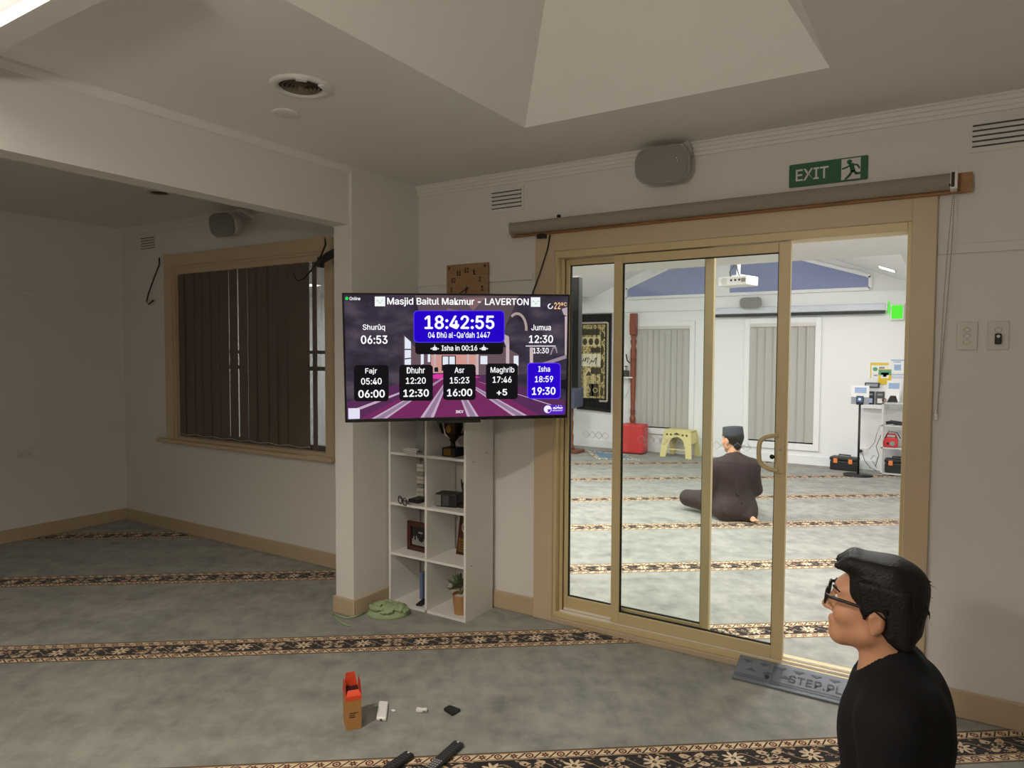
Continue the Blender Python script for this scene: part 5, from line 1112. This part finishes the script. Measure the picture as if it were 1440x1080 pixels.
# ================================================================== PEOPLE
class SDF:
    """distance field on a grid; shapes are blended into it and the zero surface is meshed"""
    def __init__(s, lo, hi, h):
        s.h = h; s.ax = [np.arange(l, u + h, h, dtype=np.float32) for l, u in zip(lo, hi)]
        s.D = np.full([len(a) for a in s.ax], .2, np.float32)
    def reg(s, lo, hi, pad):
        out = []
        for a, l, u in zip(s.ax, lo, hi):
            i0 = int(np.searchsorted(a, l - pad)); i1 = int(np.searchsorted(a, u + pad)); out.append(slice(i0, max(i1, i0 + 1)))
        g = np.meshgrid(*[a[sl_] for a, sl_ in zip(s.ax, out)], indexing='ij', copy=False)
        return tuple(out), g
    def put(s, d, r, k, mode):
        A = s.D[r]
        if mode == 'add': 
            if k <= 0: s.D[r] = np.minimum(A, d); return
            h = np.clip(.5 + .5 * (A - d) / k, 0, 1); s.D[r] = A * (1 - h) + d * h - k * h * (1 - h)
        elif mode == 'sub':
            d = -d; h = np.clip(.5 - .5 * (A - d) / max(k, 1e-5), 0, 1); s.D[r] = A * (1 - h) + d * h + max(k, 1e-5) * h * (1 - h)
    def cap(s, a, b, ra, rb=None, k=.02, mode='add', sq=(1, 1, 1)):
        rb = ra if rb is None else rb; a = np.array(a, np.float32); b = np.array(b, np.float32); R_ = max(ra, rb)
        r, g = s.reg(np.minimum(a, b) - R_, np.maximum(a, b) + R_, k + .04)
        ba = b - a; p = [g[i] - a[i] for i in range(3)]; t = np.clip(sum(p[i] * ba[i] for i in range(3)) / max(1e-9, float(ba @ ba)), 0, 1)
        d = np.sqrt(sum((p[i] - t * ba[i]) ** 2 * sq[i] for i in range(3))) - (ra + (rb - ra) * t); s.put(d, r, k, mode); return s
    def ell(s, c, rad, k=.02, mode='add', rot=None):
        rad = np.array(rad, np.float32); R_ = rad.max(); c = np.array(c, np.float32)
        r, g = s.reg(c - R_, c + R_, k + .04); p = [g[i] - c[i] for i in range(3)]
        if rot is not None: p = [sum(rot[j][i] * p[j] for j in range(3)) for i in range(3)]
        k0 = np.sqrt(sum((p[i] / rad[i]) ** 2 for i in range(3))); k1 = np.sqrt(sum((p[i] / rad[i] ** 2) ** 2 for i in range(3))) + 1e-6
        s.put(k0 * (k0 - 1) / k1, r, k, mode); return s
    def mesh(s):
        D = s.D; ins = D < 0; n = D.shape; cs = [np.s_[:-1], np.s_[1:]]
        cnt = np.zeros([m_ - 1 for m_ in n], np.int8); acc = np.zeros([m_ - 1 for m_ in n] + [3], np.float32); ne = np.zeros([m_ - 1 for m_ in n], np.float32)
        V = {(i, j, k): D[cs[i], cs[j], cs[k]] for i in (0, 1) for j in (0, 1) for k in (0, 1)}
        for v in V.values(): cnt += (v < 0)
        act = (cnt > 0) & (cnt < 8); idx = np.argwhere(act); A = {k: v[act] for k, v in V.items()}
        acc = np.zeros((len(idx), 3), np.float32); ne = np.zeros(len(idx), np.float32)
        for ax in range(3):
            for u in (0, 1):
                for w_ in (0, 1):
                    a = [u, w_]; a.insert(ax, 0); b = [u, w_]; b.insert(ax, 1); va, vb = A[tuple(a)], A[tuple(b)]
                    m_ = (va < 0) != (vb < 0); t = np.where(m_, va / np.where(m_, va - vb, 1), 0); q = np.zeros((len(idx), 3), np.float32)
                    for z in range(3): q[:, z] = a[z]
                    q[:, ax] += t; acc += q * m_[:, None]; ne += m_
        P = (idx + acc / ne[:, None]) * s.h + np.array([a[0] for a in s.ax])
        num = np.full(act.shape, -1, np.int64); num[act] = np.arange(len(idx)); F_ = []
        for ax in range(3):
            sa = [slice(None)] * 3; sb = [slice(None)] * 3; sa[ax] = slice(0, -1); sb[ax] = slice(1, None)
            A0, B0 = ins[tuple(sa)], ins[tuple(sb)]; e = np.argwhere(A0 != B0); o1, o2 = [i for i in range(3) if i != ax]
            ok = (e[:, o1] > 0) & (e[:, o2] > 0) & (e[:, o1] < n[o1] - 1) & (e[:, o2] < n[o2] - 1); e = e[ok]; fl_ = A0[tuple(e.T)]
            def cell(d1, d2):
                c = e.copy(); c[:, o1] += d1; c[:, o2] += d2; return num[tuple(c.T)]
            q = np.stack([cell(-1, -1), cell(0, -1), cell(0, 0), cell(-1, 0)], 1); flip = fl_ if ax != 1 else ~fl_
            q[~flip] = q[~flip][:, ::-1]; F_.append(q)
        F_ = np.concatenate(F_); F_ = F_[(F_ >= 0).all(1)]; return P, F_
    def build(s, name, mt, parent=None, smooth=2):
        P, F_ = s.mesh(); me = bpy.data.meshes.new(name); me.from_pydata(P.tolist(), [], F_.tolist()); me.materials.append(M[mt] if isinstance(mt, str) else mt)
        me.polygons.foreach_set('use_smooth', [True] * len(me.polygons)); o = bpy.data.objects.new(name, me); COL.objects.link(o); o.parent = parent
        if smooth: sm = o.modifiers.new('smooth', 'SMOOTH'); sm.iterations = smooth; sm.factor = .5
        return o
# ---- green cloth heap: soft overlapping folds over a low mound
SC = SDF((-.17, -.14, 0.), (.17, .14, .12), .004)
SC.ell((0, 0, .008), (.115, .078, .042), .01); SC.ell((.045, .01, .01), (.08, .062, .046), .01)
rnd = random.Random(11)
for q in range(30):
    a0 = rnd.uniform(0, 2 * PI); rr0 = rnd.uniform(.2, .95); sw = rnd.uniform(.5, 1.5) * rnd.choice((-1, 1)); pr = None
    for k in range(7):
        a = a0 + sw * k / 6; rr_ = rr0 * (1 - .25 * math.sin(k / 6 * PI) * rnd.choice((0, 1)))
        x, y = .125 * rr_ * math.cos(a), .09 * rr_ * math.sin(a); z = .012 + .056 * math.sqrt(max(0, 1 - min(1, rr_ * rr_))) + .003 * math.sin(q + k)
        if pr is not None: SC.cap(pr, (x, y, z), .0115 + .004 * math.sin(q), .010, .003)
        pr = (x, y, z)
for q in range(16):
    a = rnd.uniform(0, 2 * PI); rr_ = rnd.uniform(.1, .8); x, y = .12 * rr_ * math.cos(a), .085 * rr_ * math.sin(a); z = .016 + .060 * math.sqrt(1 - rr_ * rr_); th = rnd.uniform(0, PI)
    SC.cap((x, y, z + .006), (x + .06 * math.cos(th), y + .05 * math.sin(th), z - .004), .007, .004, .006, 'sub')
o = SC.build('green_cloth', gm, None, 1); o.location = (-2.70, 2.95, 0.); o.rotation_euler = (0, 0, math.radians(32))
tag(o, 'crumpled green cloth heaped on the carpet beside the bookcase', 'cloth')
def skin_mat(name, col):
    mt, t, b = newmat(name); v = t.coord(); n = t.noise(v, 14., 4.); f = t.noise(v, 220., 2.)
    t.l.new(t.mix(n, tuple(c * .86 for c in col), tuple(min(1, c * 1.1) for c in col)), b.inputs['Base Color']); b.inputs['Roughness'].default_value = .5
    b.inputs['Subsurface Weight'].default_value = .12; b.inputs['Subsurface Radius'].default_value = (.01, .004, .002); b.inputs['Subsurface Scale'].default_value = .6
    t.l.new(t.bump(f, .08, .001), b.inputs['Normal']); return mt
M['skin'] = skin_mat('warm_brown_skin', srgb(204, 150, 116))
def hair_mat():
    mt, t, b = newmat('black_hair'); P = t.xyz(t.coord())
    n = t.noise(t.vec(t.mul(P[0], 3.), t.mul(P[1], 1.), t.mul(P[2], 1.)), 160., 4.); 
    t.l.new(t.ramp(n, [(.35, (.002, .002, .002)), (.65, (.010, .0085, .0075))]), b.inputs['Base Color']); b.inputs['Roughness'].default_value = .5; b.inputs['Specular IOR Level'].default_value = .35
    t.l.new(t.bump(n, .6, .004), b.inputs['Normal']); return mt
M['hair'] = hair_mat()
def rotm(rx=0., rz=0., ry=0.): return Matrix.Rotation(rz, 3, 'Z') @ Matrix.Rotation(ry, 3, 'Y') @ Matrix.Rotation(rx, 3, 'X')

def person_body(S_, J, infl=0., parts=('head', 'neck', 'torso', 'arms', 'legs', 'hands', 'feet'), HM=None, HC=None, fine=True):
    """blend a sitting figure into the field; J holds the joints; HM / HC place the head (head axes: +y face, +z crown)"""
    T = lambda p: np.array(HM @ Vector(p)) + HC
    R9 = [list(r) for r in HM]
    if 'torso' in parts:
        S_.ell(J['pelvis'], (.165 + infl, .125 + infl, .12 + infl), .05)
        S_.ell(J['belly'], (.145 + infl, .112 + infl, .16 + infl), .06); S_.ell(J['chest'], (.165 + infl, .118 + infl, .17 + infl), .06)
        for s_ in (-1, 1):
            sh = np.array(J['sh%d' % s_]); S_.cap(np.array(J['neckb']) + np.array([0, -.012, -.03]), sh, .055 + infl, .058 + infl, .05)
            S_.ell(np.array(J['chest']) + np.array([s_ * .07, -.055, .05]), (.085 + infl, .06 + infl, .11 + infl), .05)
    if 'neck' in parts: S_.cap(J['neckb'], T((0, -.022, -.075)), .062 + infl, .054 + infl, .03)
    for s_ in (-1, 1):
        if 'arms' in parts:
            S_.cap(J['sh%d' % s_], J['el%d' % s_], .056 + infl, .043 + infl, .04); S_.cap(J['el%d' % s_], J['wr%d' % s_], .042 + infl, .029 + infl, .02)
        if 'legs' in parts:
            S_.cap(J['hip%d' % s_], J['kn%d' % s_], .088 + infl, .062 + infl, .05); S_.cap(J['kn%d' % s_], J['an%d' % s_], .058 + infl, .036 + infl, .02)
        if 'feet' in parts:
            an = np.array(J['an%d' % s_]); to = np.array(J['toe%d' % s_]); S_.cap(an, to, .034 + infl, .022 + infl, .02)
            for q in range(5):
                side = (q - 2) * .015; S_.cap(to + np.array([side, .01, 0]), to + np.array([side * 1.15, -.028 + .003 * abs(q - 1), -.004]), .0105 - .001 * q, .009 - .0008 * q, .006)
        if 'hands' in parts:
            wr = np.array(J['wr%d' % s_]); hd_ = np.array(J['hd%d' % s_]); f_ = (hd_ - wr) / np.linalg.norm(hd_ - wr); sd_ = np.cross(f_, [0, 0, 1.]); sd_ /= np.linalg.norm(sd_); up_ = np.cross(sd_, f_)
            for q in range(5): S_.cap(wr + f_ * .01 + sd_ * (q - 2) * .006, wr + f_ * .085 + sd_ * (q - 2) * .017, .017, .014, .012)
            for q, L in enumerate((.062, .075, .082, .074)):
                b0 = wr + f_ * .088 + sd_ * s_ * (1.6 - q) * -.0215; k1 = b0 + f_ * L * .5 + up_ * .004; k2 = k1 + f_ * L * .45 - up_ * .018
                S_.cap(b0, k1, .0095, .009, .006); S_.cap(k1, k2, .009, .0075, .004)
            b0 = wr + f_ * .03 - sd_ * s_ * -.03 * -1; k1 = b0 + f_ * .035 - sd_ * s_ * .028; k2 = k1 + f_ * .032 - sd_ * s_ * .006 - up_ * .008
            S_.cap(b0, k1, .013, .011, .008); S_.cap(k1, k2, .011, .0085, .004)
    if 'head' in parts:
        S_.ell(T((0, -.012, .030)), (.075, .096, .086), .02, rot=R9); S_.ell(T((0, .030, -.028)), (.063, .064, .082), .03, rot=R9)
        S_.cap(T((-.045, .01, -.068)), T((0, .066, -.096)), .022, .022, .03); S_.cap(T((.045, .01, -.068)), T((0, .066, -.096)), .022, .022, .03)
        S_.ell(T((0, .068, -.096)), (.024, .022, .02), .02, rot=R9)
        S_.ell(T((0, .078, .028)), (.052, .018, .020), .02, rot=R9)
        for s_ in (-1, 1):
            S_.ell(T((s_ * .040, .062, -.030)), (.026, .028, .024), .02, rot=R9)
            S_.ell(T((s_ * .032, .095, .004)), (.018, .014, .012), .012, 'sub', rot=R9)
            S_.ell(T((s_ * .032, .078, .004)), (.0125, .0125, .0115), .004, rot=R9)
            rt = [list(r) for r in (HM @ rotm(math.radians(-14), math.radians(s_ * -22)))]
            S_.ell(T((s_ * .078, -.012, -.018)), (.0085, .021, .033), .008, rot=rt)
            S_.ell(T((s_ * .089, -.008, -.014)), (.006, .012, .020), .004, 'sub', rot=rt)
            S_.ell(T((s_ * .079, -.008, -.046)), (.007, .010, .009), .006, rot=rt)
        S_.cap(T((0, .090, .012)), T((0, .111, -.030)), .0085, .0125, .012)
        for s_ in (-1, 1): S_.ell(T((s_ * .012, .100, -.034)), (.0085, .010, .0075), .006, rot=R9)
        S_.ell(T((0, .092, -.062)), (.026, .012, .0075), .006, rot=R9); S_.ell(T((0, .090, -.074)), (.023, .012, .007), .006, rot=R9)
    return T

# ---- the man in the foreground, sitting on his heels, looking left past the camera towards the screen
def build_near_man():
    hc = atdepth(1230, 850, 1.80)
    fw = RW @ np.array([-math.cos(math.radians(NM_AWAY)), 0, math.sin(math.radians(NM_AWAY))]); ang = math.atan2(fw[1], fw[0]) - PI / 2
    HC = np.array([0.0, .062, float(hc[2])])
    Rz = np.array(Matrix.Rotation(ang, 3, 'Z')); org = np.array([hc[0], hc[1], 0.]) - Rz @ np.array([HC[0], HC[1], 0]); org[2] = 0.
    HM = rotm(math.radians(NM_PITCH), 0)
    zz = HC[2] - .868 + .040
    J = dict(pelvis=(0, -.03, .20), belly=(0, .0, .34), chest=(0, .012, .50 + zz), neckb=(0, .030, .665 + zz))
    for s_ in (-1, 1):
        J['sh%d' % s_] = (s_ * .175, .012, .605 + zz); J['el%d' % s_] = (s_ * .235, .015, .345); J['wr%d' % s_] = (s_ * .135, .185, .235); J['hd%d' % s_] = (s_ * .105, .27, .215)
        J['hip%d' % s_] = (s_ * .10, .02, .17); J['kn%d' % s_] = (s_ * .15, .36, .095); J['an%d' % s_] = (s_ * .10, -.08, .050); J['toe%d' % s_] = (s_ * .085, -.185, .038)
    S1 = SDF((-.33, -.26, .0), (.33, .50, 1.03), .0062); T = person_body(S1, J, 0., HM=HM, HC=HC)
    e = thing('person', 'person in a black top and glasses sitting on the carpet at the right', 'person', tuple(org), ang)
    body = S1.build('body', 'skin', e, 1)
    # clothes: long-sleeved black top with a low crew collar, dark trousers
    S2 = SDF((-.36, -.26, .08), (.36, .36, .78), .0075); person_body(S2, J, .013, ('torso', 'arms'), HM=HM, HC=HC)
    nb = np.array(J['neckb']); S2.cap(nb + np.array([0, -.012, -.05]), nb + np.array([0, -.008, .012]), .082, .072, .03)
    S2.ell(nb + np.array([0, .045, .055]), (.062, .085, .062), .008, 'sub', rot=[list(r) for r in rotm(math.radians(-32))])
    top = S2.build('black_top', mat('black_knit', (.010, .010, .011), .92, var=.2, scale=60, bump=.15, bscale=500, spec=.2), e, 2)
    S3 = SDF((-.36, -.26, .0), (.36, .54, .40), .009); person_body(S3, J, .012, ('legs',), HM=HM, HC=HC); S3.ell(J['pelvis'], (.182, .142, .13), .05)
    S3.build('trousers', mat('dark_trousers', (.02, .02, .024), .9, var=.2), e, 2)
    # hair
    R9 = [list(r) for r in HM]
    S4 = SDF(HC - np.array([.13, .16, .14]), HC + np.array([.13, .16, .19]), .0042)
    S4.ell(T((0, -.016, .036)), (.085, .099, .088), .01, rot=R9)
    S4.ell(T((0, -.054, -.004)), (.076, .058, .080), .025, rot=R9); S4.ell(T((0, -.035, .075)), (.070, .075, .055), .03, rot=R9)
    S4.cap(T((0, -.056, -.045)), T((0, -.056, -.074)), .053, .044, .025)
    for x in (-.045, -.015, .015, .045):      # swept-up fringe
        S4.cap(T((x, -.03, .098)), T((x * .9 + .006, .062, .108 - abs(x) * .2)), .026, .022, .02); S4.cap(T((x * .9 + .006, .062, .108 - abs(x) * .2)), T((x * .85, .094, .100 - abs(x) * .3)), .020, .011, .014)
    for q in range(22):                        # side locks
        a = q / 21.
        for s_ in (-1, 1): S4.cap(T((s_ * (.076 + .004 * math.sin(q * 2.1)), .035 - .10 * a, .065)), T((s_ * .079, .018 - .10 * a, -.015 - .05 * a)), .0085, .006, .01)
    for q in range(240):                       # strand grooves
        x = random.uniform(-.09, .09); y = random.uniform(-.12, .06); z = random.uniform(-.07, .13); v_ = Vector((x, y + .018, z - .04)); v_ = Vector((v_.x / .088, v_.y / .106, v_.z / .094)).normalized(); v_ = Vector((v_.x * .087, v_.y * .106 - .016, v_.z * .091 + .036))
        d_ = Vector((0, -.03, -.012)) if z > .06 else Vector((0, -.010, -.035)); S4.cap(T(tuple(v_)), T(tuple(v_ + d_)), .0028, .0015, .003, 'sub' if q % 2 else 'add')
    # cut the face, the temples and around the ears free
    S4.ell(T((0, .098, .0)), (.082, .055, .096), .006, 'sub', rot=R9); S4.ell(T((0, .085, -.07)), (.09, .075, .07), .006, 'sub', rot=R9)
    for s_ in (-1, 1):
        S4.ell(T((s_ * .088, .012, -.048)), (.032, .052, .046), .006, 'sub', rot=R9); S4.ell(T((s_ * .086, -.014, -.022)), (.024, .023, .034), .004, 'sub', rot=R9)
        S4.cap(T((s_ * .074, .022, .03)), T((s_ * .074, .016, -.018)), .012, .005, .006)
    S4.build('hair', 'hair', e, 1)
    for s_ in (-1, 1): 
        MB().ell(tuple(T((s_ * .032, .0835, .004))), (.0095, .0095, .0095), 14, 10).build('eye', 'whitepl', e, True)
        MB().ell(tuple(T((s_ * .032, .0905, .004))), (.0045, .0035, .0045), 12, 8).build('iris', 'black', e, True)
        MB().ring([tuple(T((s_ * .012, .098, .026))), tuple(T((s_ * .032, .097, .032))), tuple(T((s_ * .052, .080, .026)))], [.003, .0042, .002], 6).build('eyebrow', 'hair', e, True)
    # glasses, worn
    g = thing('eyeglasses', 'black framed glasses worn by the person in the black top', 'glasses', tuple(org + Rz @ np.array([HC[0], HC[1], 0]) + np.array([0, 0, HC[2]])), ang); L = lambda p: tuple(HM @ Vector(p))
    for s_ in (-1, 1):
        pts = [L((s_ * .034 + p_[0], .112 - .012 * abs(p_[0] + .0) * 2, .004 + p_[2])) for p_ in rimpts(0, 0, .027, .020, 22)]
        MB().ring(pts, .0026, 6, closed=True).build('rim', 'black', g, True)
        MB().raw([L((s_ * .034 + p_[0] * .97, .112 - .024 * abs(p_[0]), .004 + p_[2] * .97)) for p_ in rimpts(0, 0, .027, .020, 22)], [tuple(range(22))]).build('lens', 'lens', g)
        MB().ring([L((s_ * .062, .110, .014)), L((s_ * .075, .100, .014)), L((s_ * .0815, .04, .012)), L((s_ * .083, -.005, .010)), L((s_ * .083, -.03, -.006))], [.004, .0045, .0038, .003, .002], 6).build('temple', 'black', g, True)
    MB().ring([L((-.008, .112, .010)), L((0, .115, .013)), L((.008, .112, .010))], .0024, 6).build('bridge', 'black', g, True)
NM_AWAY, NM_PITCH = 31., 6.
build_near_man()

# ---- the man kneeling in prayer in the hall, seen from behind
def build_far_man():
    org = np.array([-1.665, 6.44, 0.]); ang = math.radians(37.2)
    HC = np.array([0, .045, .725]); HM = rotm(math.radians(-6), math.radians(18))
    J = dict(pelvis=(0, 0, .14), belly=(0, .01, .27), chest=(0, .01, .40), neckb=(0, .012, .545))
    for s_ in (-1, 1):
        J['sh%d' % s_] = (s_ * .165, .0, .475); J['el%d' % s_] = (s_ * .225, .03, .26); J['wr%d' % s_] = (s_ * .15, .22, .215); J['hd%d' % s_] = (s_ * .14, .32, .20)
        J['hip%d' % s_] = (s_ * .10, .02, .15); J['kn%d' % s_] = (s_ * .21, .40, .11); J['an%d' % s_] = (s_ * .10, -.10, .045); J['toe%d' % s_] = (s_ * .09, -.17, .035)
    J['kn-1'] = (-.30, .36, .12); J['an-1'] = (-.06, .02, .045); J['toe-1'] = (-.05, -.06, .035); J['an1'] = (.10, -.13, .045); J['toe1'] = (.11, -.215, .035)
    S1 = SDF((-.40, -.30, .0), (.34, .50, .88), .0075); T = person_body(S1, J, -.004, HM=HM, HC=HC)
    e = thing('person', 'person in a dark brown robe and black cap kneeling on the hall carpet', 'person', tuple(org), ang); S1.build('body', 'skin', e, 1)
    S2 = SDF((-.46, -.26, .0), (.40, .56, .66), .009); person_body(S2, J, .016, ('torso', 'arms', 'legs'), HM=HM, HC=HC)
    S2.cap((-.10, -.06, .09), (.10, -.06, .09), .10, .10, .06); S2.cap((0, .08, .10), (0, .30, .09), .13, .11, .06)
    nb = np.array(J['neckb']); S2.cap(nb + np.array([0, -.01, -.04]), nb + np.array([0, -.008, .025]), .075, .066, .03); S2.ell(nb + np.array([0, .008, .06]), (.058, .058, .032), .008, 'sub')
    for q in range(26):
        x = random.uniform(-.17, .17); z = random.uniform(.12, .42); S2.cap((x, -.14, z), (x + random.uniform(-.05, .05), -.14, z - random.uniform(.03, .10)), .006, .003, .012, 'sub' if q % 2 else 'add')
    S2.build('brown_robe', mat('dark_brown_robe', srgb(48, 33, 35), .85, var=.15, scale=18, bump=.25, bscale=90), e, 2)
    R9 = [list(r) for r in HM]; S4 = SDF(HC - np.array([.12, .14, .13]), HC + np.array([.12, .14, .15]), .006)
    S4.ell(T((0, -.025, .02)), (.082, .096, .08), .01, rot=R9); S4.cap(T((0, -.06, -.03)), T((0, -.06, -.065)), .046, .038, .02); S4.ell(T((0, .085, -.01)), (.085, .06, .10), .006, 'sub', rot=R9)
    for s_ in (-1, 1): S4.ell(T((s_ * .088, -.005, -.035)), (.03, .04, .045), .006, 'sub', rot=R9)
    S4.build('hair', 'hair', e, 1)
    cap_ = MB(); M4 = Matrix.Translation(Vector(HC)) @ HM.to_4x4(); prof = [(.093, .030), (.094, .034), (.089, .105), (.084, .114), (.03, .120), (.001, .121)]; n_ = 28; vs = []; fs = []
    for r, z in prof: vs += [M4 @ Vector((r * .93 * math.cos(2 * PI * k / n_), r * 1.12 * math.sin(2 * PI * k / n_) - .012, z)) for k in range(n_)]
    fs = [(i * n_ + k, i * n_ + (k + 1) % n_, (i + 1) * n_ + (k + 1) % n_, (i + 1) * n_ + k) for i in range(len(prof) - 1) for k in range(n_)]
    cap_.raw(vs, fs).build('cap', mat('charcoal_cap', srgb(52, 56, 62), .9, var=.2, scale=80), e, True)
build_far_man()
